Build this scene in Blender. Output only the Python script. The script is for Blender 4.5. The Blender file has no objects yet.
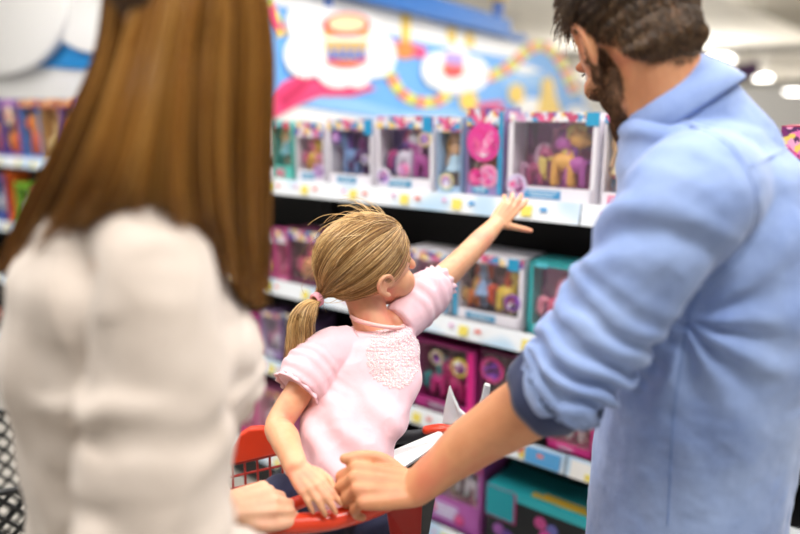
import bpy, bmesh, math, random
import numpy as np
from mathutils import Vector, Matrix
from mathutils.bvhtree import BVHTree

random.seed(11)
rng = np.random.default_rng(11)
SC = bpy.context.scene
COL = SC.collection
PI = math.pi

# ------------------------------------------------------------------ camera
F = 800 * 30.0 / 36.0
PITCH = math.atan(152.0 / F)
CP, SP = math.cos(PITCH), math.sin(PITCH)
HC = 1.55

def ray(px, py):
    u = (px - 400.0) / F
    v = (267.0 - py) / F
    return Vector((u, CP + SP * v, -SP + CP * v))

def P(px, py, Y):
    """world point seen at a pixel, at forward distance Y"""
    d = ray(px, py)
    return Vector((0, 0, HC)) + d * (Y / d.y)

def mpp(py, Y):
    return Y / ray(400, py).y / F

def on_plane(px, py, o, n):
    d = ray(px, py)
    c = Vector((0, 0, HC))
    t = (Vector(o) - c).dot(n) / d.dot(n)
    return c + d * t

cam = bpy.data.cameras.new('camera')
cam.lens = 30.0
cam.sensor_width = 36.0
cam.clip_start = 0.02
cam.clip_end = 300
cam.dof.use_dof = True
cam.dof.focus_distance = 1.24
cam.dof.aperture_fstop = 1.05
camo = bpy.data.objects.new('camera', cam)
COL.objects.link(camo)
camo.location = (0, 0, HC)
camo.rotation_euler = (PI / 2 - PITCH, 0, 0)
SC.camera = camo
SC.view_settings.view_transform = 'Standard'
SC.view_settings.look = 'None'
SC.view_settings.gamma = 1.0
SC.view_settings.use_curve_mapping = False

# ------------------------------------------------------------------ materials
MATS = {}

def srgb(h):
    if isinstance(h, str):
        h = h.lstrip('#')
        c = [int(h[i:i + 2], 16) / 255.0 for i in (0, 2, 4)]
    else:
        c = list(h)
    return tuple((x / 12.92 if x <= 0.04045 else ((x + 0.055) / 1.055) ** 2.4) for x in c) + (1.0,)

class NT:
    def __init__(self, name):
        self.m = bpy.data.materials.new(name)
        self.m.use_nodes = True
        self.t = self.m.node_tree
        self.b = self.t.nodes['Principled BSDF']
        self.out = self.t.nodes['Material Output']
    def n(self, typ, **kw):
        nd = self.t.nodes.new(typ)
        for k, v in kw.items():
            if k.startswith('i_'):
                nd.inputs[k[2:]].default_value = v
            else:
                setattr(nd, k, v)
        return nd
    def l(self, a, b):
        self.t.links.new(a, b)
    def ramp(self, stops, fac=None, interp='LINEAR'):
        r = self.n('ShaderNodeValToRGB')
        cr = r.color_ramp
        cr.interpolation = interp
        while len(cr.elements) < len(stops):
            cr.elements.new(0.5)
        for e, (p, c) in zip(cr.elements, stops):
            e.position = p
            e.color = srgb(c)
        if fac is not None:
            self.l(fac, r.inputs[0])
        return r

def flat(name, col, rough=0.5, metal=0.0, spec=None, coat=0.0, emis=None, estr=0.0, sss=0.0, noise=0.0, nscale=30, bump=0.0, bscale=200, bdist=0.001):
    if name in MATS:
        return MATS[name]
    N = NT(name)
    b = N.b
    b.inputs['Base Color'].default_value = srgb(col)
    b.inputs['Roughness'].default_value = rough
    b.inputs['Metallic'].default_value = metal
    if spec is not None:
        b.inputs['Specular IOR Level'].default_value = spec
    if coat:
        b.inputs['Coat Weight'].default_value = coat
        b.inputs['Coat Roughness'].default_value = 0.1
    if emis:
        b.inputs['Emission Color'].default_value = srgb(emis)
        b.inputs['Emission Strength'].default_value = estr
    if sss:
        b.inputs['Subsurface Weight'].default_value = sss
        b.inputs['Subsurface Radius'].default_value = (0.012, 0.004, 0.002)
    tc = N.n('ShaderNodeTexCoord')
    if noise:
        t = N.n('ShaderNodeTexNoise', i_Scale=nscale, i_Detail=4.0)
        N.l(tc.outputs['Object'], t.inputs['Vector'])
        mx = N.n('ShaderNodeMix', data_type='RGBA')
        c = srgb(col)
        mx.inputs[6].default_value = tuple(max(0, x * (1 - noise)) for x in c[:3]) + (1,)
        mx.inputs[7].default_value = tuple(min(1, x * (1 + noise)) for x in c[:3]) + (1,)
        N.l(t.outputs['Fac'], mx.inputs[0])
        N.l(mx.outputs[2], b.inputs['Base Color'])
    if bump:
        t = N.n('ShaderNodeTexNoise', i_Scale=bscale, i_Detail=3.0)
        N.l(tc.outputs['Object'], t.inputs['Vector'])
        bp = N.n('ShaderNodeBump', i_Strength=bump, i_Distance=bdist)
        N.l(t.outputs['Fac'], bp.inputs['Height'])
        N.l(bp.outputs[0], b.inputs['Normal'])
    MATS[name] = N.m
    return N.m

def print_mat(name, cols, scale=28, rough=0.35, stretch=(1, 1, 1), warp=0.35):
    """busy printed cardboard: random blobs out of a palette"""
    if name in MATS:
        return MATS[name]
    N = NT(name)
    tc = N.n('ShaderNodeTexCoord')
    mp = N.n('ShaderNodeMapping')
    mp.inputs['Scale'].default_value = stretch
    N.l(tc.outputs['Object'], mp.inputs['Vector'])
    nz = N.n('ShaderNodeTexNoise', i_Scale=scale * 0.8, i_Detail=2.0)
    N.l(mp.outputs[0], nz.inputs['Vector'])
    mxv = N.n('ShaderNodeMix', data_type='VECTOR')
    mxv.inputs[0].default_value = warp * 0.12
    N.l(mp.outputs[0], mxv.inputs[4])
    N.l(nz.outputs['Color'], mxv.inputs[5])
    vo = N.n('ShaderNodeTexVoronoi', i_Scale=scale)
    N.l(mxv.outputs[1], vo.inputs['Vector'])
    sep = N.n('ShaderNodeSeparateColor')
    N.l(vo.outputs['Color'], sep.inputs[0])
    k = len(cols)
    r = N.ramp([(i / k, c) for i, c in enumerate(cols)], sep.outputs[0], 'CONSTANT')
    N.l(r.outputs[0], N.b.inputs['Base Color'])
    N.b.inputs['Roughness'].default_value = rough
    MATS[name] = N.m
    return N.m

def clear_mat(name='clear_plastic', tint=(1, 1, 1, 1), gloss=0.1):
    if name in MATS:
        return MATS[name]
    N = NT(name)
    N.t.nodes.remove(N.b)
    tr = N.n('ShaderNodeBsdfTransparent')
    tr.inputs[0].default_value = tint
    gl = N.n('ShaderNodeBsdfGlossy')
    gl.inputs['Roughness'].default_value = 0.12
    mx = N.n('ShaderNodeMixShader')
    mx.inputs[0].default_value = gloss
    N.l(tr.outputs[0], mx.inputs[1])
    N.l(gl.outputs[0], mx.inputs[2])
    N.l(mx.outputs[0], N.out.inputs[0])
    MATS[name] = N.m
    return N.m

# ------------------------------------------------------------------ mesh building
class MB:
    """collects vertices and faces; build() links them as one mesh object"""
    def __init__(self):
        self.v = []
        self.f = []
        self.mi = []
        self.cur = 0
    def add(self, vs, fs):
        o = len(self.v)
        self.v += [tuple(x) for x in vs]
        self.f += [tuple(i + o for i in f) for f in fs]
        self.mi += [self.cur] * len(fs)
        return self
    def box(self, c, s, M=None):
        x, y, z = (q / 2 for q in s)
        vs = [Vector((a * x, b * y, d * z)) for a in (-1, 1) for b in (-1, 1) for d in (-1, 1)]
        if M is not None:
            vs = [M @ q for q in vs]
        c = Vector(c)
        vs = [q + c for q in vs]
        return self.add(vs, [(0, 1, 3, 2), (4, 6, 7, 5), (0, 4, 5, 1), (2, 3, 7, 6), (0, 2, 6, 4), (1, 5, 7, 3)])
    def tube(self, pts, rad, n=12, cap=True, smooth=True, ref=None, sub=4):
        """swept tube; rad: floats or (a, b) pairs; round ends when cap"""
        pts = [Vector(p) for p in pts]
        rr = [(r, r) if not isinstance(r, (tuple, list)) else r for r in (rad if isinstance(rad, (list, tuple)) else [rad] * len(pts))]
        if smooth and len(pts) > 2:
            pts, rr = spline(pts, rr, sub)
        m = len(pts)
        tang = []
        for i in range(m):
            a = pts[max(0, i - 1)]
            b = pts[min(m - 1, i + 1)]
            t = (b - a)
            tang.append(t.normalized() if t.length > 1e-9 else Vector((0, 0, 1)))
        up = Vector(ref) if ref is not None else (Vector((0, 0, 1)) if abs(tang[0].z) < 0.9 else Vector((0, 1, 0)))
        rings = []
        u = (up - tang[0] * up.dot(tang[0])).normalized()
        for i in range(m):
            base = up if ref is not None else u
            w = base - tang[i] * base.dot(tang[i])
            if w.length < 1e-6:
                w = u
            u = w.normalized()
            rings.append((pts[i], u, tang[i].cross(u), tang[i], rr[i]))
        allr = []
        def ring(c, a, b, ra, rb):
            return [c + a * (ra * math.cos(2 * PI * k / n)) + b * (rb * math.sin(2 * PI * k / n)) for k in range(n)]
        if cap:
            c, a, b, t, (ra, rb) = rings[0]
            h = min(ra, rb)
            for th in (75, 50, 25):
                q = math.radians(th)
                allr.append(ring(c - t * h * math.sin(q), a, b, ra * math.cos(q), rb * math.cos(q)))
        for c, a, b, t, (ra, rb) in rings:
            allr.append(ring(c, a, b, ra, rb))
        if cap:
            c, a, b, t, (ra, rb) = rings[-1]
            h = min(ra, rb)
            for th in (25, 50, 75):
                q = math.radians(th)
                allr.append(ring(c + t * h * math.sin(q), a, b, ra * math.cos(q), rb * math.cos(q)))
        return self.rings(allr)
    def rings(self, allr, close=True):
        n = len(allr[0])
        vs = [p for r in allr for p in r]
        fs = []
        for i in range(len(allr) - 1):
            for k in range(n):
                k2 = (k + 1) % n
                fs.append((i * n + k, i * n + k2, (i + 1) * n + k2, (i + 1) * n + k))
        if close:
            fs.append(tuple(range(n - 1, -1, -1)))
            fs.append(tuple((len(allr) - 1) * n + k for k in range(n)))
        return self.add(vs, fs)
    def ell(self, c, r, M=None, nu=20, nv=12):
        c = Vector(c)
        r = r if isinstance(r, (tuple, list)) else (r, r, r)
        allr = []
        for j in range(nv + 1):
            th = PI * (j + 0.001 + (0 if j == 0 else 0)) / nv if 0 < j < nv else (0.05 if j == 0 else PI - 0.05)
            row = []
            for k in range(nu):
                a = 2 * PI * k / nu
                q = Vector((r[0] * math.sin(th) * math.cos(a), r[1] * math.sin(th) * math.sin(a), r[2] * math.cos(th)))
                if M is not None:
                    q = M @ q
                row.append(c + q)
            allr.append(row[::-1])
        return self.rings(allr)
    def prism(self, poly, o, ax, ay, depth, an=None):
        """flat outline (list of 2D points) with thickness along an"""
        o = Vector(o); ax = Vector(ax); ay = Vector(ay)
        an = Vector(an) if an is not None else ax.cross(ay)
        n = len(poly)
        a = [o + ax * p[0] + ay * p[1] for p in poly]
        b = [q + an * depth for q in a]
        fs = [tuple(range(n - 1, -1, -1)), tuple(range(n, 2 * n))]
        fs += [(k, (k + 1) % n, (k + 1) % n + n, k + n) for k in range(n)]
        return self.add(a + b, fs)
    def disc(self, c, r, axis, th, n=24, r2=None):
        axis = Vector(axis).normalized()
        a = axis.orthogonal().normalized()
        b = axis.cross(a)
        c = Vector(c)
        r2 = r if r2 is None else r2
        lo = [c + a * r * math.cos(2 * PI * k / n) + b * r * math.sin(2 * PI * k / n) for k in range(n)]
        hi = [c + axis * th + a * r2 * math.cos(2 * PI * k / n) + b * r2 * math.sin(2 * PI * k / n) for k in range(n)]
        return self.rings([lo, hi])
    def mesh(self, name):
        me = bpy.data.meshes.new(name)
        me.from_pydata(self.v, [], self.f)
        me.update()
        return me
    def build(self, name, mat, parent=None, smooth=False, bevel=0.0, mats=None, origin=None):
        me = self.mesh(name)
        for m in (mats or [mat]):
            me.materials.append(m)
        if mats:
            me.polygons.foreach_set('material_index', self.mi)
        fix_normals(me)
        if smooth:
            me.polygons.foreach_set('use_smooth', [True] * len(me.polygons))
        o = link(name, me, parent)
        if bevel:
            md = o.modifiers.new('bevel', 'BEVEL')
            md.width = bevel
            md.segments = 2
            md.limit_method = 'ANGLE'
        return o

def fix_normals(me):
    bm = bmesh.new()
    bm.from_mesh(me)
    bmesh.ops.recalc_face_normals(bm, faces=bm.faces)
    bm.to_mesh(me)
    bm.free()

def link(name, me, parent=None):
    o = bpy.data.objects.new(name, me)
    COL.objects.link(o)
    if parent is not None:
        o.parent = parent
        o.matrix_parent_inverse = world_of(parent).inverted()
    return o

def world_of(o):
    M = Matrix.LocRotScale(o.location, o.rotation_euler, o.scale)
    if o.parent is not None:
        M = world_of(o.parent) @ o.matrix_parent_inverse @ M
    return M

def spline(pts, rr, sub):
    op, orr = [], []
    n = len(pts)
    for i in range(n - 1):
        p0 = pts[max(0, i - 1)]; p1 = pts[i]; p2 = pts[i + 1]; p3 = pts[min(n - 1, i + 2)]
        for s in range(sub):
            t = s / sub
            op.append(0.5 * ((2 * p1) + (p2 - p0) * t + (2 * p0 - 5 * p1 + 4 * p2 - p3) * t * t + (3 * p1 - p0 - 3 * p2 + p3) * t ** 3))
            e = t * t * (3 - 2 * t)
            orr.append(tuple(a + (b - a) * e for a, b in zip(rr[i], rr[i + 1])))
    op.append(pts[-1]); orr.append(rr[-1])
    return op, orr

def tag(o, label=None, cat=None, group=None, kind=None):
    if label: o['label'] = label
    if cat: o['category'] = cat
    if group: o['group'] = group
    if kind: o['kind'] = kind
    return o

def empty(name, loc=(0, 0, 0), rz=0.0):
    o = bpy.data.objects.new(name, None)
    o.empty_display_size = 0.05
    COL.objects.link(o)
    o.location = loc
    o.rotation_euler = (0, 0, rz)
    return o

def union(mbs, voxel, smooth_it=4, smooth_f=0.5):
    """one continuous surface out of overlapping closed shapes"""
    mb = MB()
    for m in (mbs if isinstance(mbs, (list, tuple)) else [mbs]):
        mb.add(m.v, m.f)
    me = mb.mesh('tmp')
    fix_islands(me)
    o = bpy.data.objects.new('tmp', me)
    COL.objects.link(o)
    md = o.modifiers.new('r', 'REMESH')
    md.mode = 'VOXEL'
    md.voxel_size = voxel
    if smooth_it:
        s = o.modifiers.new('s', 'SMOOTH')
        s.iterations = smooth_it
        s.factor = smooth_f
    dg = bpy.context.evaluated_depsgraph_get()
    dg.update()
    out = bpy.data.meshes.new_from_object(o.evaluated_get(dg), depsgraph=dg)
    bpy.data.objects.remove(o)
    bpy.data.meshes.remove(me)
    out.polygons.foreach_set('use_smooth', [True] * len(out.polygons))
    return out

def fix_islands(me):
    fix_normals(me)

def co_of(me):
    a = np.empty(len(me.vertices) * 3)
    me.vertices.foreach_get('co', a)
    return a.reshape(-1, 3)

def no_of(me):
    a = np.empty(len(me.vertices) * 3)
    me.vertices.foreach_get('normal', a)
    return a.reshape(-1, 3)

def set_co(me, a):
    me.vertices.foreach_set('co', a.reshape(-1))
    me.update()

def put(me, name, mat, parent=None, smooth=True):
    me.name = name
    me.materials.clear()
    me.materials.append(mat)
    if smooth:
        me.polygons.foreach_set('use_smooth', [True] * len(me.polygons))
    return link(name, me, parent)

def vnoise(p, scale, seed=0, octs=3):
    """smooth value noise on an (n,3) array, -1..1"""
    p = np.asarray(p) * scale + seed * 17.31
    out = np.zeros(len(p)); amp = 1.0; tot = 0
    for _ in range(octs):
        i = np.floor(p).astype(np.int64); f = p - i
        w = f * f * (3 - 2 * f)
        acc = np.zeros(len(p))
        for dx in (0, 1):
            for dy in (0, 1):
                for dz in (0, 1):
                    h = (i[:, 0] + dx) * 73856093 ^ (i[:, 1] + dy) * 19349663 ^ (i[:, 2] + dz) * 83492791 ^ (seed * 2654435761 & 0xffffff)
                    h = (h ^ (h >> 13)) * 1274126177 & 0x7fffffff
                    val = ((h ^ (h >> 16)) & 0xffff) / 32767.5 - 1
                    acc += val * (w[:, 0] if dx else 1 - w[:, 0]) * (w[:, 1] if dy else 1 - w[:, 1]) * (w[:, 2] if dz else 1 - w[:, 2])
        out += acc * amp; tot += amp
        amp *= 0.5; p = p * 2.03 + 5.1
    return out / tot

def seg_dist(p, a, b):
    """distance and parameter of points to a segment"""
    a = np.array(a); b = np.array(b)
    d = b - a
    t = np.clip(((p - a) @ d) / (d @ d), 0, 1)
    return np.linalg.norm(p - (a + t[:, None] * d), axis=1), t

def strands(paths, r0, r1=None, name='hair', mat=None, parent=None, sides=3):
    """many thin tapered hair tubes in one mesh; paths: list of (k,3) arrays"""
    V = []; Fc = []; off = 0
    r1 = r0 * 0.4 if r1 is None else r1
    for p in paths:
        p = np.asarray(p); k = len(p)
        t = np.gradient(p, axis=0)
        t /= np.linalg.norm(t, axis=1)[:, None] + 1e-12
        ref = np.array([0.31, 0.47, 0.83])
        a = np.cross(t, ref); a /= np.linalg.norm(a, axis=1)[:, None] + 1e-12
        b = np.cross(t, a)
        rad = (r0 + (r1 - r0) * np.linspace(0, 1, k))[:, None]
        for s in range(sides):
            an = 2 * PI * s / sides
            V.append(p + rad * (a * math.cos(an) + b * math.sin(an)))
        for s in range(sides):
            s2 = (s + 1) % sides
            i = np.arange(k - 1)
            Fc.append(np.stack([off + s * k + i, off + s2 * k + i, off + s2 * k + i + 1, off + s * k + i + 1], 1))
        off += sides * k
    V = np.concatenate(V); Fc = np.concatenate(Fc)
    me = bpy.data.meshes.new(name)
    me.vertices.add(len(V)); me.vertices.foreach_set('co', V.reshape(-1))
    nf = len(Fc)
    me.loops.add(nf * 4); me.loops.foreach_set('vertex_index', Fc.reshape(-1).astype(np.int32))
    me.polygons.add(nf)
    me.polygons.foreach_set('loop_start', np.arange(0, nf * 4, 4, dtype=np.int32))
    me.update(calc_edges=True)
    me.validate()
    return put(me, name, mat, parent)

def hair_mat(name, cols, rough=0.38, scale=(1, 1, 1), nscale=60, spec=0.5):
    if name in MATS:
        return MATS[name]
    N = NT(name)
    g = N.n('ShaderNodeNewGeometry')
    k = len(cols)
    r = N.ramp([((i + 0.5) / k, c) for i, c in enumerate(cols)], g.outputs['Random Per Island'])
    N.l(r.outputs[0], N.b.inputs['Base Color'])
    N.b.inputs['Roughness'].default_value = rough
    N.b.inputs['Specular IOR Level'].default_value = spec
    MATS[name] = N.m
    return N.m
# ================================================================== the hall
def struct(o):
    o['kind'] = 'structure'
    return o

m_floor = flat('floor_tile', '#b9b4ac', 0.25, noise=0.08, nscale=3)
m_ceil = flat('ceiling_paint', '#dedbd4', 0.9)
m_beam = flat('ceiling_beam_paint', '#8f897c', 0.8)
m_wallw = flat('white_wall_paint', '#efeeec', 0.8)

struct(MB().box((8, 26, -0.05), (70, 72, 0.1)).build('floor', m_floor))
struct(MB().box((8, 27, 4.05), (70, 70, 0.1)).build('ceiling', m_ceil))
struct(MB().box((8, 61.9, 2.0), (70, 0.2, 4.0)).build('wall_back', m_wallw))
struct(MB().box((42.9, 26, 2.0), (0.2, 72, 4.0)).build('wall_right', m_wallw))
struct(MB().box((-26.9, 26, 2.0), (0.2, 72, 4.0)).build('wall_left', m_wallw))
# deep beams under the ceiling
for i, y in enumerate((13.0, 24.0, 40.0)):
    pass
bdir = Vector((0.524, 0.852, 0)).normalized()
bnor = Vector((0.852, -0.524, 0))
def long_box(a, b, w, h, z):
    a = Vector(a); b = Vector(b); d = (b - a).normalized(); n = Vector((-d.y, d.x, 0))
    mb = MB()
    vs = []
    for p in (a, b):
        for s in (-1, 1):
            for zz in (z, z + h):
                vs.append(Vector((p.x, p.y, zz)) + n * (s * w / 2))
    return mb.add(vs, [(0, 1, 3, 2), (4, 6, 7, 5), (0, 4, 5, 1), (2, 3, 7, 6), (0, 2, 6, 4), (1, 5, 7, 3)])
bo = long_box((5.67 + 0.46 - 3.5, 12 - 0.39 - 4.1), (5.67 + 0.46 + 21, 12 - 0.39 + 24.6), 1.2, 0.58, 3.44).build('trim_1', m_beam); struct(bo)

m_glow = flat('lamp_diffuser', '#ffffff', 0.4, emis='#fffaf2', estr=9.0)
m_lampbody = flat('lamp_housing', '#e6e6e6', 0.4)
def lamp(px, py, z, label, w=0.9, l=1.5, group=None):
    d = ray(px, py); t = (z - HC) / d.z
    c = Vector((0, 0, HC)) + d * t
    r = empty('ceiling_light', c, math.atan2(bdir.y, bdir.x))
    tag(r, label, 'lamp', 'lit ceiling lamps of the far hall')
    a = MB().box((0, 0, 0.06), (l + 0.06, w + 0.06, 0.1)).build('housing', m_lampbody); a.parent = r
    b = MB().box((0, 0, -0.005), (l, w, 0.03)).build('diffuser', m_glow); b.parent = r
    s = MB()
    for q in (-0.5, 0.5):
        s.tube([(q * l, 0, 0.1), (q * l, 0, 4.0 - z)], 0.012, 6, smooth=False)
    k = s.build('suspension_rod', m_lampbody); k.parent = r
    return r
lamp(722, 58, 2.95, 'glowing white ceiling lamp closest above the man\'s collar', 0.4, 1.7)
lamp(763, 78, 2.95, 'glowing white ceiling lamp beyond the purple hanging banner', 0.5, 2.2)
lamp(793, 92, 2.95, 'small glowing ceiling lamp, lowest and farthest of the lit row', 0.8, 3.4)

# pipe that crosses under the ceiling
def pipe(px0, py0, px1, py1, Y0, Y1, r, label):
    a, b = P(px0, py0, Y0), P(px1, py1, Y1)
    o = MB().tube([a, b], r, 10, smooth=False).build('ceiling_pipe', flat('pipe_grey', '#8f8d89', 0.4), smooth=True)
    tag(o, label, 'pipe')
pipe(400, 58, 1150, 40, 12, 12, 0.07, 'thick grey pipe crossing under the ceiling above the lamps')
pipe(400, 86, 1150, 78, 20, 20, 0.07, 'thin grey rail crossing the hall behind the purple banner')

# purple banner on cords
c = P(747, 71, 9.0)
r = empty('hanging_banner', (c.x, c.y, c.z))
tag(r, 'purple banner hanging from the ceiling beside the man\'s collar', 'banner')
o = MB().box((0, 0, 0), (0.30, 0.02, 0.20), Matrix.Rotation(math.radians(-12), 3, 'Y')).build('banner_panel', flat('purple_card', '#4b2a55', 0.6)); o.parent = r
o = MB().tube([(-0.1, 0, 0.08), (-0.1, 0, 4.0 - c.z)], 0.004, 6, smooth=False).tube([(0.1, 0, 0.12), (0.1, 0, 4.0 - c.z)], 0.004, 6, smooth=False).build('cord', m_lampbody); o.parent = r

# ================================================================== mural partition
WA = Vector((-0.684, 3.6, 0))
def M(px, py):
    p = on_plane(px, py, WA, bnor)
    return ((p - WA).dot(bdir), p.z)
def mpoly(pts):
    return [M(*p) for p in pts]
def mcirc(cx, cy, rx, ry=None, n=28, a0=0, a1=360):
    ry = rx if ry is None else ry
    return mpoly([(cx + rx * math.cos(math.radians(a0 + (a1 - a0) * k / n)), cy + ry * math.sin(math.radians(a0 + (a1 - a0) * k / n))) for k in range(n)])
ZT = Vector((0, 0, 1))
def mur(mb, poly, d0, d1):
    if sum(poly[i][0] * poly[(i + 1) % len(poly)][1] - poly[(i + 1) % len(poly)][0] * poly[i][1] for i in range(len(poly))) < 0:
        poly = poly[::-1]
    mb.prism(poly, WA + bnor * d0, bdir, ZT, d1 - d0, bnor)

a0 = -0.2; a1 = 6.6
part = MB()
part.prism([(a0, 0), (a1, 0), (a1, 1.98), (M(519, 40)[0], 1.98), (M(519, 40)[0], 2.20), (a0, 2.20)], WA - bnor * 0.12, bdir, ZT, 0.12, bnor)
struct(part.build('wall_2', m_wallw))
m_wblue = flat('mural_blue', '#6aaef2', 0.5)
m_wmid = flat('mural_light_blue', '#8fc3f5', 0.5)
m_wwhite = flat('mural_white', '#fbfbfb', 0.5)
m_wpink = flat('mural_pink', '#e8427a', 0.5)
m_wred = flat('mural_red', '#e5484c', 0.5)
m_wyel = flat('mural_yellow', '#f6cf52', 0.5)
m_wgrn = flat('mural_green', '#c3dd52', 0.5)
m_worg = flat('mural_orange', '#ef8a3c', 0.5)
m_wlil = flat('mural_lilac', '#b79be0', 0.5)
m_wdblue = flat('mural_deep_blue', '#2f6fd0', 0.5)
m_corn = flat('cornice_blue', '#1565b4', 0.4)

mural = empty('wall_mural', WA + bdir * 1.2 + ZT * 1.0)
tag(mural, 'painted blue sky mural with clouds, toy drum and candy garlands', 'mural')
def mpart(name, mat, polys, d0, d1):
    for p in polys:
        mb = MB()
        mur(mb, p, d0, d1)
        mb.build(name, mat, mural)
def lobes(cs, c, n=72):
    """outline of a cluster of round lobes seen from its middle"""
    out = []
    for k in range(n):
        th = 2 * PI * k / n; dx, dy = math.cos(th), math.sin(th); best = 2.0
        for (x, y, rx, ry) in cs:
            ax_, ay_ = dx / rx, dy / ry; bx_, by_ = (c[0] - x) / rx, (c[1] - y) / ry
            A = ax_ * ax_ + ay_ * ay_; B = ax_ * bx_ + ay_ * by_; C_ = bx_ * bx_ + by_ * by_ - 1
            D_ = B * B - A * C_
            if D_ > 0: best = max(best, (-B + math.sqrt(D_)) / A)
        out.append((c[0] + dx * best, c[1] + dy * best))
    return mpoly(out)
def garland(pth, w, d0, d1):
    pts = []
    for i in range(len(pth) - 1):
        for h in range(2):
            pts.append((pth[i][0] + (pth[i + 1][0] - pth[i][0]) * h / 2, pth[i][1] + (pth[i + 1][1] - pth[i][1]) * h / 2))
    pts.append(pth[-1])
    mb = MB(); V_ = []
    for i, p in enumerate(pts):
        a, b = pts[max(0, i - 1)], pts[min(len(pts) - 1, i + 1)]
        L = math.hypot(b[0] - a[0], b[1] - a[1]); nx, ny = -(b[1] - a[1]) / L * w, (b[0] - a[0]) / L * w
        for q in ((p[0] + nx, p[1] + ny), (p[0] - nx, p[1] - ny)):
            m_ = M(*q)
            for dd in (d0, d1):
                V_.append(WA + bnor * dd + bdir * m_[0] + ZT * m_[1])
    mb.v = [tuple(v) for v in V_]
    for i in range(len(pts) - 1):
        o = i * 4; p_ = o + 4
        for f in ((o, o + 1, p_ + 1, p_), (o + 1, o + 3, p_ + 3, p_ + 1), (o + 3, o + 2, p_ + 2, p_ + 3), (o + 2, o, p_, p_ + 2)):
            mb.f.append(f); mb.mi.append(i % 3)
    mb.f += [(0, 2, 3, 1), (len(V_) - 4, len(V_) - 3, len(V_) - 1, len(V_) - 2)]; mb.mi += [0, 0]
    mb.build('candy_garland', None, mural, mats=[m_wgrn, m_wpink, m_wyel])
mpart('sky_panel', m_wblue, [mpoly([(225, -30), (225, 100), (275, 113), (300, 106), (350, 114), (400, 122), (600, 122), (588, 112), (580, 92), (570, 70), (556, 54), (540, 47), (523, 52), (522, 46), (420, 22), (300, -8)])], 0.0, 0.006)
mpart('white_border', m_wwhite, [mpoly([(255, -24), (420, 17), (522, 42), (523, 60), (420, 41), (345, 22), (255, 0)])], 0.006, 0.010)
mpart('light_swirl', m_wmid, [mpoly([(300, 92), (350, 98), (400, 112), (440, 108), (470, 112), (470, 120), (400, 121), (350, 112), (300, 104)]),
                              mpoly([(500, 78), (520, 70), (545, 75), (556, 95), (540, 88), (520, 84), (505, 90)]),
                              mcirc(300, 12, 9, 16)], 0.006, 0.009)
mpart('pink_ribbon', m_wpink, [mpoly([(262, 118), (266, 96), (282, 82), (300, 74), (316, 80), (334, 88), (366, 84), (374, 89), (350, 96), (318, 96), (298, 104), (276, 116)]),
                               mpoly([(255, 8), (266, 6), (276, 22), (270, 30)]), mpoly([(475, 104), (500, 101), (503, 108), (476, 110)])], 0.010, 0.016)
mpart('red_ribbon_fold', flat('mural_crimson', '#c9265c', 0.5), [mpoly([(276, 98), (296, 82), (308, 80), (300, 92), (282, 108)])], 0.016, 0.019)
# candy garland, one segment after the other
path = [(388, 72), (392, 82), (399, 92), (409, 99), (421, 102.5), (433, 102), (444, 97), (452, 90)]
path2 = [(478, 79), (490, 76), (501, 71), (511, 65), (519, 57), (527, 50), (537, 46), (547, 48), (555, 55), (561, 64), (566, 74), (570, 84), (575, 93)]
path3 = [(262, 0), (270, 12), (276, 24), (279, 36)]
for pth in (path, path2, path3):
    garland(pth, 5.2, 0.010, 0.015)
mpart('ribbon_bow', m_worg, [mcirc(403, 50, 9)], 0.012, 0.018)
mpart('ribbon_bow', m_wpink, [mpoly([(388, 38), (398, 44), (397, 56), (388, 56)]), mpoly([(409, 43), (424, 48), (424, 58), (409, 57)])], 0.011, 0.016)
# big cloud with the drum, small cloud with the ball
mpart('cloud', m_wwhite, [lobes([(300, 22, 17, 20), (302, 55, 21, 23), (335, 66, 24, 22), (373, 55, 20, 23), (350, 38, 30, 30), (318, 30, 24, 24), (355, 76, 12, 12)], (337, 48))], 0.018, 0.026)
mpart('cloud', m_wwhite, [lobes([(436, 70, 17, 18), (452, 66, 18, 18), (470, 74, 16, 17), (452, 80, 22, 14)], (452, 72))], 0.018, 0.026)
mpart('drum_side', flat('mural_drum_yellow', '#f0c23c', 0.5), [mpoly([(320, 26), (365, 26), (362, 60), (350, 65), (336, 65), (323, 60)])], 0.026, 0.032)
mpart('drum_stripe', m_wwhite, [mpoly([(321, 37), (364, 37), (363.6, 41), (321.5, 41)])], 0.032, 0.034)
mpart('drum_zigzag', m_wdblue, [mpoly([(322 + 8 * k, 59), (326 + 8 * k, 42), (330 + 8 * k, 60)]) for k in range(5)], 0.034, 0.036)
mpart('drum_rim', m_wred, [mpoly([(322, 58), (336, 62), (350, 62), (363, 57), (362, 62), (350, 67), (336, 67), (323, 63)]), mcirc(342, 25, 24, 12)], 0.034, 0.037)
mpart('drum_head', flat('mural_cream', '#f5dcae', 0.5), [mcirc(342, 24, 19, 8.5)], 0.037, 0.039)
mpart('toy_ball', m_worg, [mcirc(450, 68, 11, 9)], 0.026, 0.030)
mpart('toy_ball', m_wred, [mcirc(450, 72, 10, 6)], 0.030, 0.032)
mpart('toy_ball', m_wlil, [mpoly([(442, 52), (459, 54), (460, 66), (441, 64)])], 0.027, 0.0335)
mpart('yellow_strap', m_wyel, [mpoly([(446, 27), (454, 29), (454, 44), (446, 42)]), mpoly([(464, 32), (472, 34), (472, 48), (464, 46)]), mpoly([(400, 12), (408, 14), (408, 42), (400, 41)])], 0.012, 0.018)
mpart('yellow_figure', m_wyel, [mcirc(467, 101, 9, 10), mcirc(515, 94, 8, 10), mpoly([(536, 116), (540, 92), (541, 80), (549, 76), (553, 84), (554, 96), (562, 116)])], 0.012, 0.018)
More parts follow.
